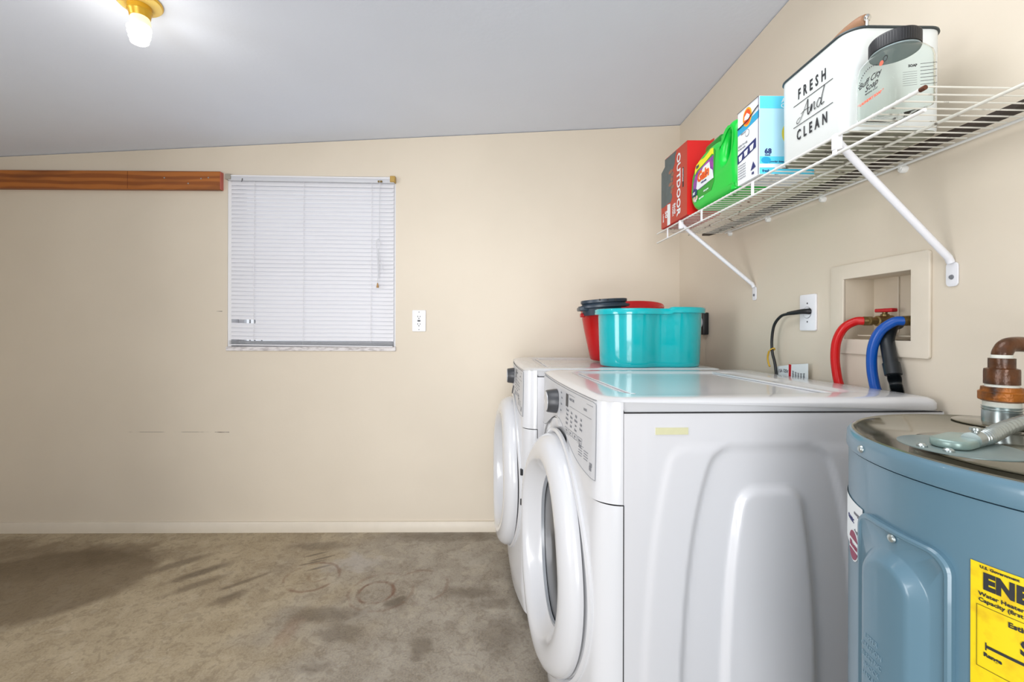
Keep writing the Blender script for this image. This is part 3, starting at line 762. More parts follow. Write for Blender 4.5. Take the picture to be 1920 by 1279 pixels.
        for (dx, dz) in ((-.052, .032), (-.060, .018), (-.057, 0), (-.054, -.018)):
            bm = join(bm, mapv(text_bm('Rinse', .0075, .0001, sx=.8), fm(kv + dx - .0, kz + dz)))
        P('panel_print', bm, pm, parent=film)
    # lid: thick edge over the sheets, thin cap over the console, recessed centre
    bm = bmesh.new()
    lz = [(.9535, .004), (.954, .0005), (.957, -.001), (.970, -.001), (.977, .003), (.9815, .010), (ZT, .020)]
    def lidloop(z, ins, cap):
        L_ = plan(z, ins)
        out = []
        for p in L_:
            zz = z
            if p[0] < US + .002: zz = max(z, .9755)
            out.append((p[0] + (-.004 if p[0] < US - .02 and z < .98 else 0), p[1], zz))
        return out
    loops = [lidloop(z, i_, 0) for z, i_ in lz]
    # recessed field ring with the same vertex count (polar resample of a rounded rectangle)
    cu_, cv = .375, VC
    def field(hw, hv, z, bowf):
        out = []
        for p in loops[-1]:
            a = math.atan2(p[1] - cv, p[0] - cu_); ca, sa = math.cos(a), math.sin(a); nP = 9
            hu = hw + (bowf if ca < 0 else 0)
            r = (abs(ca / hu) ** nP + abs(sa / hv) ** nP) ** (-1 / nP)
            out.append((cu_ + r * ca, cv + r * sa, z))
        return out
    loops += [field(.290, .292, ZT, .02), field(.283, .285, ZT - .001, .02), field(.272, .272, ZT - .006, .02), field(.262, .262, ZT - .0065, .02), field(.16, .20, ZT - .0065, .0), field(.02, .02, ZT - .0060, .0)]
    loft(bm, loops)
    P('lid', bm, M['white'])
    P('lid_rib', box(.585, .600, .07, WID - .07, ZT - .0065, ZT - .0015, .002, 2), M['white']); P('lid_rib', box(.10, .112, .10, WID - .10, ZT - .0065, ZT - .003, .001, 1), M['white'])
    # door: swept ring on the bowed front
    bm = bmesh.new()
    zd = .498
    prof = [(.318, -.004), (.320, .006), (.317, .018), (.306, .031), (.290, .039), (.272, .042), (.256, .041), (.244, .036), (.232, .024), (.220, .008), (.210, -.004), (.203, -.010)]
    def dring(r, off):
        k_ = smooth01((r - .25) / .06); out = []
        for a in ang:
            v, z = VC + .885 * r * math.cos(a), zd + r * 1.015 * math.sin(a)
            base = (uf(VC, z) * .55 + uf(v, z) * .45) * (1 - k_) + (ufront(v, z) * .7 + uf(VC, z) * .3) * k_
            out.append(Vector((base - (off + (swing * smooth01((off + .01) / .045))) * (1 + .30 * math.cos(a)), v, z)))
        return out
    loft(bm, [dring(r, o_) for r, o_ in prof], False, False)
    door = P('door', bm, M['white'], angle=70)
    P('door_trim', join(bmesh.new(), loft_ring([dring(.207, -.007), dring(.207, -.003), dring(.200, -.003), dring(.198, -.010)])), mat('grey_door_trim', (150, 154, 160), .25), parent=door)
    glass = bmesh.new()
    loft(glass, [dring(.200, -.012), dring(.180, -.010), dring(.12, -.006), dring(.05, -.004), dring(.005, -.004)], False, True)
    P('door_glass', glass, M['glassdark'] if near else mat('grey_door_glass', (120, 124, 130), .3, spec=.3), parent=door)
    if not near:
        for z in (.578, .463): P('hinge_pin', box(ufront(.045) - .004, ufront(.045) + .010, .030, .045, z - .012, z + .012, .002, 1), M['black'])
        P('door_catch', lathe([(.02, 0), (.018, -.02), (.010, -.028)], 'X', (uf(VC) - .0, VC, .172), 16), M['white'])
    if near:
        P('sticker', box(.115, .187, -.0016, .002, .905, .920), M['sticker'], label='faded cream sticker on the side')
        P('small_screw', lathe([(.0018, 0), (.001, -.001)], 'Y', (.162, -.0005, .79), 8), M['ink'])
    for (u, v) in ((.08, .05), (.08, WID - .05), (DEP - .05, .05), (DEP - .05, WID - .05)):
        P('foot', lathe([(.022, 0), (.022, .012), (.010, .014), (.010, .022)], 'Z', (u, v, 0), 16), M['black'])
    return t
def loft_ring(loops):
    bm = bmesh.new(); loft(bm, loops, False, False); return bm
def place(front_x, front_y, deg):
    """location of the machine's centre when its near front corner stands at the given spot"""
    a = math.radians(deg); u, v = DEP / 2, WID / 2
    return (front_x + u * math.cos(a) - v * math.sin(a), front_y + u * math.sin(a) + v * math.cos(a), 0.0), a
l1, a1 = place(.197, .930, 1.5)
machine('washing_machine', 'white front load washing machine nearest the camera, left of the water heater', l1, a1, 'dark grey knob', True, .060)
l2, a2 = place(.082, 1.640, 0.8)
machine('clothes_dryer', 'white front load dryer standing behind the washing machine under the plastic basins', l2, a2, 'dark grey knob', False, .018, .016)

# ------------------------------------------------------------------ basins on the dryer
def outline_two(cx, cy, ca, ra, cb, rb_, s=1.0, n=96):
    out = []
    for k in range(n):
        a = 2 * PI * k / n; d = Vector((math.cos(a), math.sin(a))); best = 0
        for c_, r in ((Vector(ca), ra * s), (Vector(cb), rb_ * s)):
            b = d.dot(c_); q = b * b - c_.length_squared + r * r
            if q > 0: best = max(best, b + math.sqrt(q))
        if abs(d.y) > .3:
            xa, xb = ca[0], cb[0]; r_ = best
            for _ in range(6):
                t = (r_ * d.x - xa) / (xb - xa)
                hh = (ra * s + abs(ca[1])) * (1 - t) + (rb_ * s) * t - .018 * math.sin(PI * max(0, min(1, t))) ** 2
                r_ = hh / abs(d.y)
            t = (r_ * d.x - xa) / (xb - xa)
            if 0 < t < 1: best = max(best, r_)
        out.append((cx + d.x * best, cy + d.y * best))
    return out
def smooth_outline(o, it=1):
    for _ in range(it):
        o = [((o[i - 1][0] + 2 * o[i][0] + o[(i + 1) % len(o)][0]) / 4, (o[i - 1][1] + 2 * o[i][1] + o[(i + 1) % len(o)][1]) / 4) for i in range(len(o))]
    return o
BT = .9835
tb = Thing('plastic_basin', 'glossy turquoise two lobed plastic basin on top of the dryer', 'basin', (.615, 1.80, BT))
def to(z, s, lip=0.0):
    o = smooth_outline(outline_two(.617, 1.80, (-.090, -.006), .128 * s + lip, (.098, .002), .112 * s + lip), 5)
    return [(x, y, z + (.006 if x > .66 and z > BT + .2 else 0) + .0) for x, y in o]
Hb = .232
bm = bmesh.new()
loft(bm, [to(BT, .90), to(BT + .004, .93), to(BT + .02, .945), to(BT + Hb * .5, .975), to(BT + Hb - .022, 1.0), to(BT + Hb - .004, 1.005), to(BT + Hb - .002, .985), to(BT + Hb * .5, .955), to(BT + .008, .92)])
tb_body = tb.part('basin_body', bm, M['teal'], angle=60)
bm = bmesh.new()
loft(bm, [to(BT + Hb - .024, 1.0, .001), to(BT + Hb - .022, 1.0, .014), to(BT + Hb - .004, 1.0, .015), to(BT + Hb, 1.0, .012), to(BT + Hb, 1.0, -.001), to(BT + Hb - .004, 1.0, -.001)], False, False)
tb.part('basin_rim', bm, M['teal'], angle=60)
tb.part('moulded_rib', tube([(.598, 1.700, BT + .20), (.602, 1.704, BT + .12), (.604, 1.708, BT + .05)], .004, 8, 4, rfun=lambda t: .006 * (1 - t) + .001), M['teal'])
rb = Thing('mop_bucket', 'red plastic mop bucket half hidden behind the turquoise basin', 'bucket', (.56, 2.06, BT))
def ro(z, s, lip=0, arch_=0):
    return [(.575 + (.195 * s + lip) * math.cos(2 * PI * k / 64), 2.085 + (.135 * s + lip) * math.sin(2 * PI * k / 64),
             z + arch_ * max(0, math.cos(2 * PI * k / 64 - 1.05)) ** 1.0) for k in range(64)]
Hr = .245
bm = bmesh.new()
loft(bm, [ro(BT, .70), ro(BT + .006, .76), ro(BT + .03, .79), ro(BT + Hr * .6, .92), ro(BT + Hr - .01, 1.0, 0, .045), ro(BT + Hr, 1.0, .008, .045), ro(BT + Hr + .006, 1.0, .006, .045), ro(BT + Hr, .98, 0, .045), ro(BT + Hr * .5, .86), ro(BT + .01, .74)])
rb.part('bucket_body', bm, M['red'], angle=60)
rb.part('spout_hook', box(.362, .382, 1.99, 2.02, BT + Hr - .040, BT + Hr - .022, .003, 1), M['red'])
wr = bmesh.new()
def wo(z, s): return [(.47 + .118 * s * math.cos(2 * PI * k / 48), 2.0 + .085 * s * math.sin(2 * PI * k / 48), z + .055 * (.118 * s * math.cos(2 * PI * k / 48) + .1) * 1.2) for k in range(48)]
zt = BT + Hr - .004
loft(wr, [wo(zt - .03, .80), wo(zt, .86), wo(zt + .004, 1.0), wo(zt + .014, 1.0), wo(zt + .016, .88), wo(zt + .022, .84), wo(zt + .026, .90), wo(zt + .038, .90), wo(zt + .040, .86), wo(zt + .034, .78), wo(zt + .0, .70)])
wring = rb.part('wringer', wr, M['navy'], label='slate blue wringer basket')
box(.350, .40, 1.955, 2.03, zt - .002, zt + .014, .005, 2)
rb.part('wringer_clip', box(.350, .40, 1.955, 2.03, zt - .008, zt + .010, .005, 2), M['navy'], parent=wring)
for k in range(5):
    a = -1.9 + k * .33
    rb.part('drain_hole', lathe([(.004, 0), (.004, -.002)], 'Y', (.47 + .108 * math.cos(a), 2.0 + .0775 * math.sin(a), zt + .034 + .007), 10), M['ink'], parent=wring)

# ------------------------------------------------------------------ water heater
HX, HY, HR, HZ = .735, .517, .246, .9835
wh = Thing('water_heater', 'blue-grey cylindrical electric water heater in the right foreground', 'water heater', (HX, HY, 0))
def cy(phi0, z0, lift=.001):
    return lambda u, v, t: Vector((HX + (HR + lift + t) * math.cos(math.radians(phi0) + u / HR), HY + (HR + lift + t) * math.sin(math.radians(phi0) + u / HR), z0 + v))
wh.part('tank', lathe([(HR - .01, .03), (HR, .036), (HR, .955)], 'Z', (HX, HY, 0), 128), M['heater'])
wh.part('top_band', lathe([(HR - .004, .955), (HR + .002, .957), (HR + .003, .961), (HR + .0022, .972), (HR + .0022, HZ - .006), (HR - .001, HZ - .001), (HR - .004, HZ)], 'Z', (HX, HY, 0), 128, cap0=False, cap1=False), M['heater'])
wh.part('top_plate', lathe([(HR - .0035, HZ - .0002), (HR - .006, HZ + .0012), (HR - .010, HZ - .001), (.02, HZ + .0005)], 'Z', (HX, HY, 0), 128, cap0=False), M['heater_top'])
def disc(cx, cy_, r, z, h, n=64, phi=None):
    return lathe([(r, z), (r, z + h * .6), (r - h, z + h), (.004, z + h)], 'Z', (cx, cy_, 0), n)
wh.part('top_cover', disc(.650, .500, .124, HZ, .0022), M['heater_top'], label='round cover')
wh.part('junction_plate', disc(.578, .538, .060, HZ + .0022, .0016), M['heater_disc'])
wh.part('nipple_flange', disc(.795, .680, .055, HZ + .001, .002), M['heater_top'])
jc = mapv(shape_bm(rrect(.072, .036, .016, 8), ext=.002, bev=.0035, offset=-.002), lambda u, v, t: Vector((.578 + u * .90 - v * .43, .541 + u * .43 + v * .90, HZ + .0095 + t)))
wh.part('junction_cover', jc, M['cover'])
for (x, y) in ((.527, .536), (.538, .514), (.640, .590)):
    wh.part('screw', lathe([(.0055, 0), (.0055, .002), (.003, .004)], 'Z', (x, y, HZ + .0038), 14), M['galv'])
def cscrew(phi, z, r=.0055):
    b = lathe([(r, 0), (r * .9, .002), (r * .5, .0038), (.0008, .004)], 'Z', (0, 0, 0), 16)
    return mapv(b, cy(phi, z, .0025))
wh.part('screw', cscrew(162, .968), M['galv'])
# foot ring
wh.part('base_ring', lathe([(HR - .012, 0), (HR - .012, .03)], 'Z', (HX, HY, 0), 96), M['darkgrey'])
# access panel with a raised bump
PW, PH = (192.3 - 162.6) / 180 * PI * HR, .46
pa0, pzt = 177.4, .887
def prect(w_, h_, r, lift):
    return [cy(pa0, pzt - PH / 2, lift)(u, v, 0) for u, v in rr_dense(w_, h_, r)]
def rr_dense(w_, h_, r, n=10, m=14, cx=0, cy=0):
    base = []
    C4 = [(w_ / 2 - r, h_ / 2 - r, 0), (-w_ / 2 + r, h_ / 2 - r, 90), (-w_ / 2 + r, -h_ / 2 + r, 180), (w_ / 2 - r, -h_ / 2 + r, 270)]
    for i, (x, y, a0) in enumerate(C4):
        for k in range(n + 1):
            a = math.radians(a0 + 90 * k / n); base.append((cx + x + r * math.cos(a), cy + y + r * math.sin(a)))
        nx_ = C4[(i + 1) % 4]; a1 = math.radians(nx_[2])
        p0 = base[-1]; p1 = (cx + nx_[0] + r * math.cos(a1), cy + nx_[1] + r * math.sin(a1))
        for k in range(1, m): base.append((p0[0] + (p1[0] - p0[0]) * k / m, p0[1] + (p1[1] - p0[1]) * k / m))
    return base
bm = bmesh.new()
arch_c = 177.2
def aloop(w_, h_, r, lift, dz=0):
    return [cy(arch_c, pzt - .035 - .17 + dz, lift)(u, v, 0) for u, v in rr_dense(w_, h_, r)]
loops = [prect(PW, PH, .022, 0), prect(PW, PH, .022, .006), prect(PW - .004, PH - .004, .021, .0085), prect(PW - .010, PH - .010, .020, .0085), prect(PW - .014, PH - .014, .019, .0065)]
def bump(w_, h_, r, lift): return [cy(arch_c, .858 - h_ / 2, lift)(u, v, 0) for u, v in rr_dense(w_, h_, r)]
def b2(shrink, lift): return [cy(arch_c, .860 - .205, lift)(u, v, 0) for u, v in rr_dense(.092 - 2 * shrink, .41 - 2 * shrink, .044 - shrink)]
loops += [b2(0, .0065), b2(.002, .0078), b2(.012, .0170), b2(.016, .0192), b2(.020, .0196), b2(.034, .0196)]
rows = loft(bm, loops, True, False)
# fill the flat of the bump with strips across
last = [v.co.copy() for v in rows[-1]]
ptsuv = rr_dense(.092 - .068, .41 - .068, .010)
bm.faces.new(rows[-1])
wh.part('access_panel', bm, M['heater'])
wh.part('screw', mapv(lathe([(.0052, 0), (.0046, .002), (.0026, .0034), (.0008, .0036)], 'Z', (0, 0, 0), 16), cy(177.6, .876, .0078)), M['galv'])
tx = bmesh.new()
for k, (s_, sz) in enumerate((('UPPER', .006), ('CAUTION', .006), ('ELECTRIC', .006), ('SHOCK', .006), ('HAZARD', .006))):
    tx = join(tx, mapv(text_bm(s_, .0088, .0, align='CENTER', sx=.8, ext=.0002), cy(174.0, .735 - k * .0125, .0202)))
wh.part('embossed_text', tx, mat('faint_grey_print', (122, 150, 165), .5))
# white maker's label
def cpatch(u0, u1, z0_, z1_, phi, lift, n=14):
    b = bmesh.new(); a = [b.verts.new(cy(phi, 0, lift)(u0 + (u1 - u0) * k / n, z0_, 0)) for k in range(n + 1)]
    c_ = [b.verts.new(cy(phi, 0, lift)(u0 + (u1 - u0) * k / n, z1_, 0)) for k in range(n + 1)]
    for k in range(n): b.faces.new((a[k], a[k + 1], c_[k + 1], c_[k]))
    return b
wl = wh.part('maker_label', cpatch(-.135, 0, .816, .884, 162.2, .0012), M['paper'])
for (du, z_, s_, sz, m_) in ((-.028, .868, 'energy saver', .007, 'greyink'), (-.060, .853, 'CLASSIC', .0085, 'navyprint'), (-.028, .842, 'electric', .007, 'greyink')):
    wh.part('label_text', mapv(text_bm(s_, sz, .0002, ext=.0002), cy(162.2, z_, .0016)if False else (lambda u, v, t, du=du, z_=z_: cy(162.2, z_, .0016)(u + du, v, t))), M[m_], parent=wl)
wh.part('round_emblem', mapv(shape_bm(ell(.0195, .0225, 36), ext=.0003), lambda u, v, t: cy(155.6, .822, .0020)(u, v, t)), M['paper'], parent=wl)
wh.part('emblem_print', join(mapv(shape_bm([p for p in ell(.0175, .0205, 48) if p[1] > .0055], ext=.0002), cy(155.6, .822, .0026)),
        mapv(shape_bm([p for p in ell(.0175, .0205, 48) if p[1] < -.0055], ext=.0002), cy(155.6, .822, .0026)),
        mapv(text_bm('Rheem', .0105, .0004, align='CENTER', ext=.0002), cy(155.6, .8185, .0026))), M['maroon'], parent=wl)
# yellow energy label
YL = 195.3
def yl(u0, z0_, lift=.0016): return lambda u, v, t: cy(YL, z0_, lift)(u + u0, v, t)
en = wh.part('energy_label', cpatch(0, .185, .62, .891, YL, .0010, 40), M['yellow'])
def slabs(u0, u1, z0_, z1_):
    return cpatch(u0, u1, z0_, z1_, YL, .0016, 20)
wh.part('energy_lettering', join(mapv(text_bm('ENERGYGUIDE', .0222, .0013, ext=.0002, sx=.78, spacing=1.08), yl(.010, .8662)),
    mapv(text_bm('$', .022, .0007, ext=.0002), yl(.036, .8155)),
    slabs(.0118, .17, .8055, .8085), slabs(.0118, .0128, .803, .811),
    mapv(text_bm('U.S. Government', .0040, .0001, ext=.0002), yl(.0075, .8860)),
    mapv(text_bm('Water Heater - Electric', .0056, .0001, ext=.0002), yl(.0065, .8575)), mapv(text_bm('Capacity (first hour rating)', .0056, .0001, ext=.0002), yl(.0065, .8515)),
    mapv(text_bm('Estimated Yearly Energy Cost', .0072, .0002, ext=.0002), yl(.028, .8375)),
    mapv(text_bm('Range', .0055, .0002, ext=.0002), yl(.0105, .7965))), M['ink'], parent=en)
wh.part('label_border', join(slabs(.005, .18, .8470, .8476), slabs(.005, .18, .7830, .7836), slabs(.005, .0055, .783, .8476)), mat('thin_brown_print', (110, 90, 10), .6), parent=en)

# pipe on top of the heater
px_, py_ = .802, .684
wp = Thing('water_pipe', 'rusty brass pipe stack with elbow rising from the water heater top', 'pipe', (px_, py_, HZ))
def lz_(prof, n=24): return lathe(prof, 'Z', (px_, py_, 0), n)
wp.part('steel_nipple', lz_([(.0225, HZ + .003), (.0225, 1.004), (.0215, 1.005), (.0235, 1.007), (.0215, 1.009), (.0235, 1.011), (.020, 1.012)]), M['galv'])
wp.part('thread_tape', lz_([(.0205, 1.010), (.0215, 1.012), (.0215, 1.019), (.019, 1.020)]), M['tape'])
wp.part('hex_nut', lz_([(.022, 1.019), (.0275, 1.022), (.0275, 1.034), (.0245, 1.036), (.0240, 1.042), (.020, 1.043)], 12), M['rustorange'], label='orange corroded nut')
wp.part('thread_tape', lz_([(.0185, 1.042), (.0195, 1.043), (.0185, 1.048)]), M['tape'])
wp.part('coupling', lz_([(.017, 1.046), (.0205, 1.047), (.0205, 1.068), (.0200, 1.0715), (.0155, 1.073), (.0155, 1.0885), (.012, 1.089)]), M['rustpipe'])
wp.part('thread_tape', lz_([(.0125, 1.088), (.0128, 1.089), (.0125, 1.094)]), M['tape'])
wp.part('elbow', tube([(px_, py_, 1.092), (px_ + .001, py_, 1.098), (px_ + .008, py_, 1.108), (px_ + .022, py_, 1.111), (px_ + .05, py_, 1.110)], .0120, 16, 6), M['rustpipe'])
wp.part('horizontal_pipe', tube([(px_ + .045, py_, 1.110), (XR + .01, py_, 1.110)], .0105, 16), M['rustpipe'])
cv_ = Thing('metal_conduit', 'shiny corrugated metal conduit feeding the water heater top', 'conduit', (.66, .585, HZ + .012))
path = catmull([(.592, .535, HZ + .0130), (.625, .548, HZ + .0135), (.680, .580, HZ + .0145), (.755, .618, HZ + .016), (.83, .640, HZ + .022), (XR + .005, .650, HZ + .045)], 80)
cv_.part('corrugated_tube', tube(path, .009, 14, rfun=lambda t: .0066 + .0034 * abs(math.sin(t * PI * 26)) ** .7), M['galv'])
cv_.part('clamp_fitting', join(tube([(.584, .531, HZ + .0125), (.600, .538, HZ + .0130)], .0100, 14), lathe([(.0035, HZ + .012), (.0035, HZ + .024), (.006, HZ + .025), (.006, HZ + .028), (.003, HZ + .029)], 'Z', (.592, .533, 0), 12)), M['galv'])

# ------------------------------------------------------------------ wire shelf
def zsh(y): return 1.536 + (y - .711) * .0235
SY0, SY1, XFR, XBK = .708, 1.948, .700, .985
ws = Thing('wire_shelf', 'white coated wire shelf bracketed high on the right wall', 'shelf', (XR, 1.33, 1.25))
ws.part('front_rod', tube([(XFR, SY0, zsh(SY0)), (XFR, SY1, zsh(SY1))], .0032, 10), M['wire'])
ws.part('rod_tip', tube([(XFR, SY0 - .001, zsh(SY0)), (XFR, SY0 + .008, zsh(SY0))], .0040, 10), M['rust'], label='rusty rod end')
def zlo(y): return zsh(y) - .037 - (y - .71) * .003
ws.part('lip_rod', tube([(XFR, SY0, zlo(SY0)), (XFR, SY1, zlo(SY1))], .0032, 10), M['wire'])
ws.part('middle_rod', tube([(.842, -.10, zsh(-.1) - .004), (.842, SY1, zsh(SY1) - .004)], .0030, 10), M['oldwire'])
ws.part('back_rod', tube([(XBK, -.10, zsh(-.1) - .004), (XBK, SY1 - .05, zsh(SY1 - .05) - .004)], .0032, 10), M['wire'])
nw = 48
ys_ = [SY0 + .003 + k * .0243 for k in range(nw + 6) if SY0 + .003 + k * .0243 < SY1 - .004]
wm = M['oldwire']
for y in ys_:
    ws.part('cross_wire', join(tube([(XFR - .001, y, zsh(y) + .003), (XBK, y, zsh(y) + .001)], .0016, 6)), wm)
for y in (.899, 1.197, 1.506, 1.818):
    ws.part('lip_strut', box(XFR - .0045, XFR - .0015, y - .006, y + .006, zlo(y) - .003, zsh(y), .001, 1), M['bracket'])
def bracket(y0, y1, zf):
    pts = [(XFR + .004, y0, zsh(y0) - .012), (XFR + .03, y0 + (y1 - y0) * .1, zsh(y0) - .035), (XR - .012, y1, zf + .062), (XR - .006, y1, zf + .050)]
    b = tube(pts, .0075, 12)
    a = ws.part('brace', b, M['bracket'])
    ws.part('brace_foot', mapv(shape_bm(rrect(.024, .052, .008), ext=.001, bev=.0008), on_left(XR - .0025, y1, zf + .024)), M['bracket'], parent=a)
    ws.part('brace_screw', lathe([(.0055, 0), (.0045, -.002)], 'X', (XR - .0045, y1, zf + .018), 12), M['greyink'], parent=a)
    ws.part('brace_hook', box(XFR - .006, XFR + .010, y0 - .007, y0 + .007, zsh(y0) - .030, zsh(y0) + .004, .002, 1), M['bracket'], parent=a)
bracket(.899, .945, 1.233); bracket(1.692, 1.696, 1.252)
for y in (1.060, 1.329, 1.605, 1.875):
    ws.part('wall_clip', join(lathe([(.009, 0), (.009, -.010), (.006, -.014)], 'X', (XR, y, zsh(y) - .012), 16), box(XR - .016, XR, y - .005, y + .005, zsh(y) - .013, zsh(y) + .002, .002, 1)), M['wire'])
bm = bmesh.new(); loft(bm, [[(x + a, y, zsh(y) + .004 + b) for a, b in ((-.017, .001), (.017, .001), (.017, .010), (-.017, .010))] for x, y in ((.958, .0), (.958, 1.0), (.956, 1.96), (.950, 2.01))])
single('long_stick', bm, M['stick'],
       'long flat dark brown stick lying on the wire shelf against the right wall', 'stick', loc=(.957, .10, zsh(.1) + .0015))
# ------------------------------------------------------------------ things on the shelf
# outdoor bags box
x0, y0, y1, zb, zt2 = .692, 1.612, 1.874, 1.567, 1.846
ob = Thing('trash_bag_box', 'red cardboard box of outdoor trash bags at the far end of the shelf', 'box', (x0, 1.75, zb))
zb = 1.5635
def oz(u): return zb + (.0235 * (-u)) * 0
prof = [(0, 0), (.262, 0), (.262, .282), (.052, .290), (.052, .262), (0, .244)]   # u from far to near
def om(u, v, t): return Vector((x0 - t, y1 - u, zb + .0055 - u * .018 + v))
bm = bmesh.new()
pts = [(0, 0), (.262, 0), (.262, .279), (.040, .289), (.040, .258), (0, .243)]
loft(bm, [[tuple(om(u, v, t_)) for u, v in pts] for t_ in (0, -.125)])
body = ob.part('carton', bm, M['boxred'])
def lay(pts_, k=1): return mapv(shape_bm(pts_, ext=.0003), lambda u, v, t: om(u, v, .0004 * k + t))
ob.part('front_face', lay([(.001, .001), (.261, .001), (.261, .277), (.041, .287), (.041, .257), (.001, .242)]), M['boxbrick'], parent=body)
ob.part('slate_picture', lay([(.001, .090), (.03, .088), (.075, .092), (.105, .090), (.12, .108), (.108, .14), (.125, .165), (.13, .19), (.125, .215), (.145, .235), (.150, .262), (.165, .281), (.041, .2865), (.041, .257), (.001, .242)], 2), M['slate'], parent=body)
ob.part('flower_print', join(*[lay(ell(.010 + .006 * (k % 3), .008, 10, .115 + .012 * math.sin(k * 2.1), .13 + k * .017), 3) for k in range(6)]), mat('muted_coral_print', (150, 100, 80), .5), parent=body)
ob.part('white_corner', lay([(.070, .0), (.100, .0), (.100, .085), (.070, .088)], 3), M['paper'], parent=body)
def otext(s_, size, u, v, bold=.0005, sx=1.0, k=4):   # written downwards along the box
    return mapv(text_bm(s_, size, bold, ext=.0002, sx=sx), lambda a, b, t: om(u + b, v - a, .0004 * k + t))
for lt in (otext('OUTDOOR', .047, .170, .262, .0012, 1.02), otext('TRASH', .016, .125, .075), otext('BAGS', .018, .142, .075, .0006), otext('50', .034, .048, .066, .001, .9), otext('LARGE', .012, .022, .06, .0005)):
    ob.part('lettering', lt, M['paper'], parent=body)
ob.part('dark_tab', lay([(.222, .115), (.232, .115), (.232, .19), (.222, .19)], 3), M['ink'], parent=body)
ob.part('tab_text', otext('DRAWSTRING', .0085, .2245, .186, .0002, .9, 6), M['paper'], parent=body)
ob.part('side_print', mapv(text_bm('large bags', .014, .0003, align='CENTER'), lambda a, b, t: Vector((x0 + .07 + a, 1.612 - .0008 - t, 1.66 + b))), mat('dark_red_print', (150, 10, 10), .5), parent=body)
ob.part('flap_corner', mapv(shape_bm([(0, 0), (.016, 0), (.016, .010)], ext=.0006), lambda u, v, t: Vector((x0 + .086 + u, 1.613 + t, zb + .280 + v))), M['boxbrick'], parent=body)

# green jug
gj = Thing('detergent_jug', 'green laundry detergent jug with printed label on the wire shelf', 'jug', (.74, 1.46, 1.556))
gx = .697
def gm(u, v, t): return Vector((gx + .058 - t, 1.610 - u, zsh(1.46) + .011 + v))
out = []
ctrl = [(.055, .0), (.16, -.002), (.30, -.006), (.318, .0), (.322, .03), (.315, .08), (.318, .13), (.322, .17), (.318, .195), (.300, .212), (.275, .212), (.250, .200), (.228, .180), (.20, .188), (.15, .192), (.09, .186), (.045, .168), (.015, .135), (.004, .10), (.004, .06), (.018, .025)]
cl = [Vector((a, b, 0)) for a, b in ctrl]
n_ = len(cl)
for i in range(n_):
    a, b, c_, d = cl[i - 1], cl[i], cl[(i + 1) % n_], cl[(i + 2) % n_]
    for q in range(4):
        t = q / 4; p = 0.5 * ((2 * b) + (c_ - a) * t + (2 * a - 5 * b + 4 * c_ - d) * t * t + (3 * b - a - 3 * c_ + d) * t ** 3); out.append((p.x, p.y))
hole = [(.264 + .020 * math.cos(a) + .012 * math.sin(a), .140 + .040 * math.sin(a)) for a in [2 * PI * k / 24 for k in range(24)]]
jb = shape_bm(out, [hole], ext=.034, bev=.022, bres=5, offset=-.022)
jo = gj.part('jug_body', mapv(jb, gm), M['gaingreen'], angle=60)
def lab(pts_, k=1): return mapv(shape_bm(pts_, ext=.0003), lambda u, v, t: gm(u, v, .0560 + .0006 * k + t))
def gtext(s_, size, u, v, bold, k, sx=1, shear=0): return mapv(text_bm(s_, size, bold, ext=.0002, sx=sx, shear=shear), lambda a, b, t: gm(u + a, v + b, .0560 + .0006 * k + t))
gj.part('label_field', lab([(.035, .040), (.17, .036), (.19, .06), (.20, .158), (.19, .168), (.06, .160), (.030, .125), (.026, .08)]), M['labelgreen'], parent=jo)
gj.part('yellow_banner', lab([(.050, .130), (.07, .140), (.10, .142), (.14, .148), (.178, .156), (.186, .150), (.186, .172), (.17, .176), (.15, .170), (.12, .164), (.09, .168), (.06, .160), (.05, .148)], 2), M['lemon'], parent=jo)
gj.part('violet_flowers', lab([(.034, .075), (.06, .070), (.09, .066), (.185, .074), (.186, .148), (.14, .144), (.10, .138), (.06, .132), (.044, .115), (.036, .10)], 2), M['violet'], parent=jo)
gj.part('white_field', lab([(.060, .068), (.188, .072), (.182, .100), (.165, .112), (.160, .136), (.115, .134), (.095, .118), (.070, .104)], 3), M['paper'], parent=jo)
gj.part('word_outline', gtext('Gain', .047, .070, .094, .0024, 4, 1.0, .15), M['amber'], parent=jo)
gj.part('lettering', gtext('Gain', .047, .070, .094, .0012, 6, 1.0, .15), M['orange'], parent=jo)
gj.part('count_patch', lab([(.030, .052), (.066, .054), (.070, .072), (.046, .080), (.032, .070)], 4), M['navyprint'], parent=jo)
gj.part('small_print', join(gtext('+Aroma', .012, .10, .080, .0002, 5), gtext('original', .009, .13, .100, .0001, 5, 1, .1), gtext('50%', .014, .062, .146, .0006, 5)), M['navyprint'], parent=jo)
gj.part('white_print', join(gtext('107', .013, .036, .058, .0005, 6), gtext('detergent', .009, .12, .046, .0001, 5), gtext('HE', .012, .05, .030, .0004, 5), gtext('liquid fabric', .008, .085, .030, .0001, 5)), M['paper'], parent=jo)
for u in (.046, .066): gj.part('warning_badge', lab(ell(.0085, .0085, 16, u, .042), 4), mat('pale_pink_print', (214, 180, 170), .5), parent=jo)
gj.part('cap', mapv(shape_bm(rrect(.105, .030, .008, cx=.125, cy=.203), ext=.030, bev=.010, offset=-.004), lambda u, v, t: gm(u, v, t - .010)), M['gaindark'], label='darker green cap')

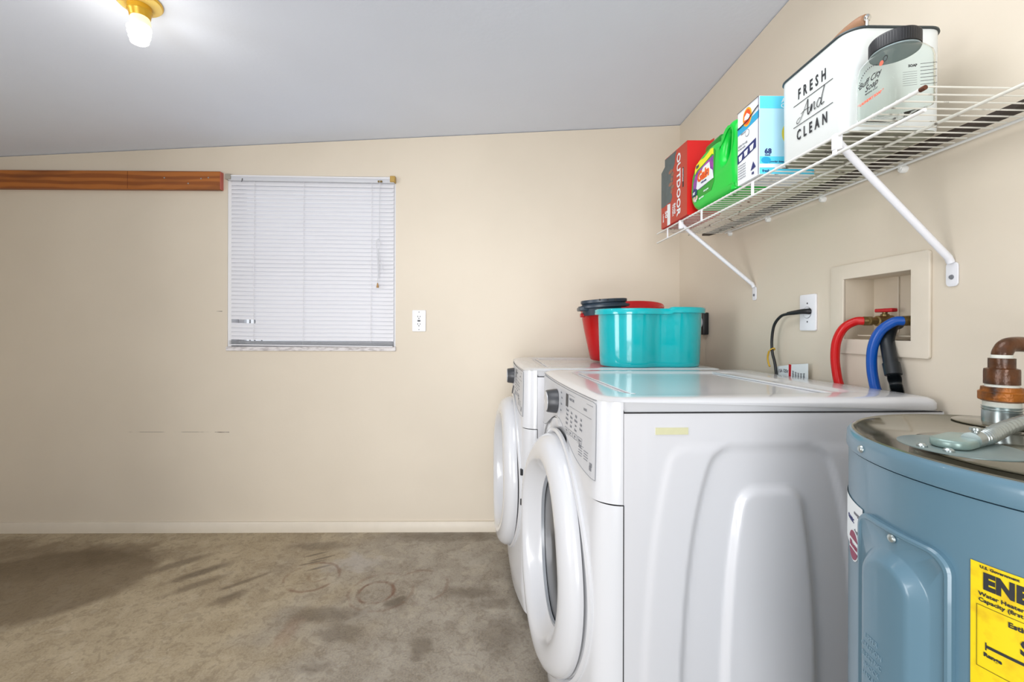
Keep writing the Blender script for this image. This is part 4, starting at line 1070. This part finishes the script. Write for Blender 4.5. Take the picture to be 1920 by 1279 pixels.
# baking soda detergent box
ax, ay0, ay1 = .692, 1.158, 1.264
def abz(y): return zsh(y) + .0055
ab = Thing('detergent_box', 'white and pale blue detergent box between green jug and white tin', 'box', (ax, 1.22, abz(1.22)))
def am(u, v, t): return Vector((ax - t, ay1 - u, zsh(1.22) + .0065 + v - (u - .053) * .0235))     # left-facing side
def an(u, v, t): return Vector((ax + u, ay0 - t, zsh(1.22) + .0065 - .00125 + v))        # camera-facing side
AW, AH, AD = .106, .212, .15
bm = bmesh.new()
loft(bm, [[tuple(am(u, v, t_)) for u, v in ((0, 0), (AW, 0), (AW, AH), (0, AH))] for t_ in (0, -AD)])
ac = ab.part('carton', bm, M['boxwhite'])
def al(pts_, k=1): return mapv(shape_bm(pts_, ext=.0002), lambda u, v, t: am(u, v, .0004 * k + t))
def ar(pts_, k=1): return mapv(shape_bm(pts_, ext=.0002), lambda u, v, t: an(u, v, .0004 * k + t))
def at(s_, size, u, v, bold=.0002, k=3, sx=1, al_=0): return mapv(text_bm(s_, size, bold, ext=.0001, sx=sx, align='CENTER' if al_ else 'LEFT'), lambda a, b, t: am(u + a, v + b, .0004 * k + t))
def at2(s_, size, u, v, bold=.0002, k=3, sx=1): return mapv(text_bm(s_, size, bold, ext=.0001, sx=sx), lambda a, b, t: an(u + a, v + b, .0004 * k + t))
ab.part('cyan_corner', al([(0, .145), (.0, .170), (.02, .165), (.106, .176), (.106, .155), (.05, .148)]), M['midblue'], parent=ac)
ab.part('emblem_ring', al(ell(.022, .026, 28, .050, .181), 2), M['amber'], parent=ac)
ab.part('emblem', join(al(ell(.017, .021, 28, .050, .181), 3)), M['orange'], parent=ac)
ab.part('emblem_hand', join(al([(.036, .176), (.060, .172), (.063, .182), (.050, .192), (.038, .186)], 4)), M['boxwhite'], parent=ac)
ab.part('torn_flap_line', al([(0, .166), (.052, .171), (.090, .186), (.106, .190), (.106, .187), (.092, .183), (.054, .168), (0, .1625)], 5), M['ink'], parent=ac)
ab.part('top_edge', al([(0, AH - .0015), (AW, AH - .0015), (AW, AH), (0, AH)], 5), M['ink'], parent=ac)
ab.part('edge_line', al([(AW - .0016, 0), (AW, 0), (AW, AH), (AW - .0016, AH)], 5), M['navyprint'], parent=ac)
ab.part('blue_panel', al([(0, .062), (.092, .079), (.092, .105), (0, .088)], 2), M['navyprint'], parent=ac)
for k in range(3):
    u = .010 + k * .028; v = .067 + k * .0052
    ab.part('cup_icon', al([(u, v), (u + .012, v + .002), (u + .016, v + .018), (u - .003, v + .015)], 3), M['boxwhite'], parent=ac)
fine = [at('fresh scent', .0075, .018, .141), at('HOW TO USE', .0075, .004, .109), at('for best results', .006, .004, .101)]
for k in range(6): fine.append(at('see measure line 2', .0052, .004, .053 - k * .0075, .0001))
for f_ in fine: ab.part('fine_print', f_, M['greyink'], parent=ac)
ab.part('badge', join(al(ell(.010, .010, 20, .050, .136), 2)), M['greyink'], parent=ac)
ab.part('badge_centre', join(al(ell(.0085, .0085, 20, .050, .136), 3)), M['boxwhite'], parent=ac)
ab.part('triangle_badge', join(al([(.068, .022), (.092, .026), (.080, .044)], 3), at('HE', .008, .073, .010, .0006)), M['navyprint'], parent=ac)
ab.part('front_face', ar([(.001, .001), (AD - .001, .001), (AD - .001, AH - .001), (.001, AH - .001)]), M['sky'], parent=ac)
for q0, q1 in ((AH - .034, AH - .001), (.028, .048), (.001, .018)): ab.part('cyan_band', ar([(.001, q0), (AD - .001, q0), (AD - .001, q1), (.001, q1)], 2), M['cyan'], parent=ac)
ab.part('white_band', ar([(.001, .018), (AD - .001, .018), (AD - .001, .028), (.001, .028)], 3), M['boxwhite'], parent=ac)
ab.part('sun_disc', ar(ell(.035, .038, 40, .096, .110), 3), M['sun'], parent=ac)
ab.part('lettering', join(at2('68', .019, .014, .056, .0008), at2('loads', .007, .015, .050), at2('powder detergent', .007, .028, .032), at2('fresh', .010, .008, .006, .0003)), M['navyprint'], parent=ac)
ab.part('white_lettering', join(at2('A', .016, .060, AH - .018, .0004), at2('CLEAN', .016, .058, AH - .032, .0004)), M['boxwhite'], parent=ac)
ab.part('drop_badge', join(ar(ell(.013, .009, 24, .018, .038), 3)), M['midblue'], parent=ac)

# white storage tin
tx0, tx1, ty0, ty1, tz0, tz1 = .714, .918, .880, 1.115, 1.5495, 1.760
tn = Thing('storage_tin', 'large white tin reading FRESH And CLEAN on the wire shelf', 'tin', ((tx0 + tx1) / 2, .996, tz0))
def tloop(z, ins=0.0, r=.036):
    return [(x, y, z + (y - .996) * .0235 * (1 if z < 1.6 else .4)) for x, y in [((tx0 + tx1) / 2 + a, (ty0 + ty1) / 2 + b) for a, b in rrect(tx1 - tx0 - 2 * ins, ty1 - ty0 - 2 * ins, r - ins, 8)]]
bm = bmesh.new(); loft(bm, [tloop(tz0, .003), tloop(tz0 + .003, .0015), tloop(tz1 - .004, 0)])
tnb = tn.part('tin_body', bm, M['tin'])
bm = bmesh.new(); loft(bm, [tloop(tz0 - .0015, .004), tloop(tz0 + .001, .003)]); tn.part('tin_base', bm, M['tinbase'])
bm = bmesh.new(); loft(bm, [tloop(tz1 - .0045, -.0015), tloop(tz1 - .003, -.0035), tloop(tz1, -.003), tloop(tz1 + .001, -.0005)], True, True); rim = tn.part('tin_rim', bm, M['tinrim'])
bm = bmesh.new(); loft(bm, [tloop(tz1 - .003, .0), tloop(tz1 + .0012, .001), tloop(tz1 + .0016, .004), tloop(tz1 + .0018, .03)], True, True); lid = tn.part('lid', bm, M['tin'])
cx_ = .812; hz_ = tz1 + .070
hp = [(cx_, .958, hz_), (cx_, .975, hz_ + .002), (cx_, 1.005, hz_ + .003), (cx_, 1.035, hz_ + .002), (cx_, 1.052, hz_)]
hd = tn.part('handle', tube(hp, .010, 14, 5, rfun=lambda t: .0105 + .0045 * math.sin(PI * t)), M['handlewood'], parent=lid, label='brown wooden lid handle')
for s_, yy in ((-1, .954), (1, 1.056)):
    tn.part('handle_post', join(tube([(cx_, yy, tz1 + .006), (cx_, yy, hz_)], .0038, 10), lathe([(.002, -.007), (.0065, -.004), (.0075, 0), (.0065, .004), (.002, .007)], 'Y', (cx_, yy, hz_), 14)), M['chrome'], parent=lid)
def tm(u, v, t): return Vector((tx0 - .0006 - t, 1.086 - u, 1.56 + v - u * .012))
def tt_(s_, size, u, v, bold, sx=1.0, spacing=1.0): return mapv(text_bm(s_, size, bold, ext=.0002, sx=sx, spacing=spacing, align='CENTER'), lambda a, b, t: tm(u + a, v + b, t))
ink = [tt_('FRESH', .034, .095, .131, .0008, .60, 1.85), tt_('CLEAN', .034, .095, .033, .0008, .60, 1.85)]
for v in (.119, .067): ink.append(mapv(shape_bm(rect(.034, .160, v, v + .0014), ext=.0002), tm))
sc_ = lambda L_: [(.046 + a * .0105, .078 + b * .0105) for a, b in L_]
for L_, wd in (([(1.2, .6), (.2, .3), (.0, -.3), (.6, -.5), (1.6, .4), (2.8, 2.2), (3.6, 3.5)], .0012), ([(3.6, 3.5), (3.55, 2.0), (3.6, .3), (3.9, .1), (4.3, .5)], .0022), ([(1.4, 1.2), (2.6, 1.5), (4.2, 1.4)], .0011),
              ([(4.3, .4), (4.75, 1.8), (4.6, .3)], .0018), ([(4.6, .3), (5.2, 1.6), (5.7, 1.8), (5.6, .8), (5.65, .2), (6.1, .4)], .0015), ([(7.6, 1.6), (7.0, 1.9), (6.4, 1.1), (6.5, .3), (7.1, .3), (7.7, 1.4)], .0015),
              ([(8.6, 3.9), (8.0, 2.4), (7.6, .9), (7.8, .2), (8.5, .5)], .0018)):
    ink.append(mapv(stroke(sc_(L_), wd * 1.35), tm))
tn.part('lettering', join(*ink), M['ink'], parent=tnb, angle=20)

# clear jar
jx, jy, jw = .744, .812, .088
jz = zsh(.81) + .0055
jr = Thing('plastic_jar', 'clear square plastic jar with black lid in front of the white tin', 'jar', (jx, jy, jz))
def jl(z, w_, r, dn=0): return [(jx + a, jy + b, jz + z) for a, b in rrect(w_, w_, r, 6)]
bm = bmesh.new()
k1 = .0007
outer = [(0, .078, .012), (.002, .084, .014), (.008, .088, .016), (.090, .088, .016), (.100, .086, .018), (.110, .078, .024), (.114, .072, .030), (.118, .0665, .0330), (.132, .0665, .0330)]
inner_ = [(z, w_ - 2 * k1, max(.004, r - k1)) for z, w_, r in outer[::-1]]
inner_[-1] = (.0015, .078, .012); inner_[-2] = (.003, .0825, .013)
loft(bm, [jl(z, w_, r) for z, w_, r in outer + inner_]); jbod = jr.part('jar_body', bm, M['jar'], angle=60)
jlid = jr.part('lid', lathe([(.0372, .1175), (.0385, .1185), (.0385, .141), (.0365, .144), (.031, .144), (.030, .1425), (.001, .1425)], 'Z', (jx, jy, jz), 64, cap0=True), M['black'])
jr.part('lid_reflection_disc', lathe([(.0372, .1150), (.0374, .1172)], 'Z', (jx, jy, jz), 48), mat('blue_grey_reflection', (136, 150, 152), .25), parent=jlid)  # added disc, its grey stands in for reflections under the lid
rb_ = bmesh.new()
for k in range(60):
    a = 2 * PI * k / 60; c_, s_ = math.cos(a), math.sin(a)
    tube([(jx + .0380 * c_, jy + .0380 * s_, jz + .120), (jx + .0380 * c_, jy + .0380 * s_, jz + .140)], .0009, 4, bm=rb_)
jr.part('lid_ribs', rb_, M['black'], parent=jlid)
def jm(u, v, t): return Vector((jx - jw / 2 - .0007 - t, jy + jw / 2 - u, jz + v))
def jn(u, v, t): return Vector((jx - jw / 2 + u, jy - jw / 2 - .0007 - t, jz + v))
jt = [mapv(text_bm('Buff City', .0155, .0002, ext=.0001, sx=.9, shear=.3, align='CENTER'), lambda a, b, t: jm(.040 + a, .062 + b + a * .10, t)),
      mapv(text_bm('Soap', .0165, .0002, ext=.0001, sx=.9, shear=.3, align='CENTER'), lambda a, b, t: jm(.044 + a, .049 + b + a * .10, t)),
      mapv(text_bm('MAKING SOAP', .0042, .0001, ext=.0001, align='CENTER'), lambda a, b, t: jm(.044 + a, .042 + b, t))]
for k in range(14):
    a = PI * (.95 - .62 * k / 13); jt.append(mapv(shape_bm(rect(-.0008, .0008, -.0013, .0013), ext=.0001), lambda u, v, t, a=a: jm(.042 + .027 * math.cos(a) + u, .060 + .030 * math.sin(a) + v, t)))
jt.append(mapv(text_bm('SOAP', .0065, .0003, ext=.0001), lambda a, b, t: jn(.028 + a, .062 + b + a * .12, t)))
for k in range(7):
    jt.append(mapv(shape_bm(rect(0, .030 - (k % 2) * .006, 0, .0008), ext=.0001), lambda u, v, t, k=k: jn(.050 + u, .068 - k * .0062 + v + u * .12, t)))
    jt.append(mapv(shape_bm(rect(0, .026, 0, .0004), ext=.0001), lambda u, v, t, k=k: jn(.018 + u, .052 - k * .004 + v + u * .12, t)))
jr.part('lettering', join(*jt), M['ink'], parent=jbod)
jr.part('coral_lettering', join(mapv(text_bm('* LAUNDRY SOAP *', .0066, .0004, ext=.0001, align='CENTER'), lambda a, b, t: jm(.042 + a, .028 + b + a * .05, t)),
    mapv(shape_bm(ell(.0045, .0045, 16), ext=.0001), lambda u, v, t: jm(.066 + u, .083 + v, t))), M['coral'], parent=jbod)
jr.part('dark_emblem', mapv(shape_bm(ell(.0050, .0055, 18), [ell(.0034, .0038, 18)], ext=.0001), lambda u, v, t: jm(.074 + u, .087 + v, t)), M['ink'], parent=jbod)

# ------------------------------------------------------------------ ceiling bulb
bx, by = -1.155, 1.385
bz = zc(bx)
sl = math.atan(SL)
cb = Thing('ceiling_bulb', 'bare lit spiral bulb in a yellowed lampholder on the ceiling', 'ceiling light', (bx, by, bz))
def ct(bm):   # stand the fixture square to the sloping ceiling
    bmesh.ops.rotate(bm, cent=(bx, by, bz), matrix=Matrix.Rotation(-sl, 3, 'Y'), verts=bm.verts); return bm
def cl_(prof, n=40): return ct(lathe([(r, -h_) for r, h_ in prof], 'Z', (bx, by, bz), n))
cb.part('lampholder_base', cl_([(.058, 0), (.058, .010), (.054, .014), (.040, .017), (.030, .018)]), M['porcelain'])
cb.part('base_rim', cl_([(.0585, 0), (.0610, .002), (.0605, .007), (.058, .009)]), M['brasscap'])
cb.part('socket', cl_([(.032, .016), (.031, .030), (.033, .034), (.029, .038), (.027, .052), (.025, .054)]), M['brasscap'])
cb.part('bulb_collar', cl_([(.024, .052), (.026, .058), (.027, .072), (.024, .078)]), mat('warm_white_collar', (250, 240, 190), .4, emit=(1, .9, .6, 1), estr=.5))
pts = []
for k in range(150):
    t = k / 149; a = t * 3.6 * 2 * PI; r = .026 * (1 - .35 * t * t)
    pts.append((bx + r * math.cos(a), by + r * math.sin(a), bz - .082 - .048 * t))
cb.part('spiral_tube', tube(pts, .0062, 8), M['lit'])
lo.location = (bx, by, bz - .165); lo.parent = None
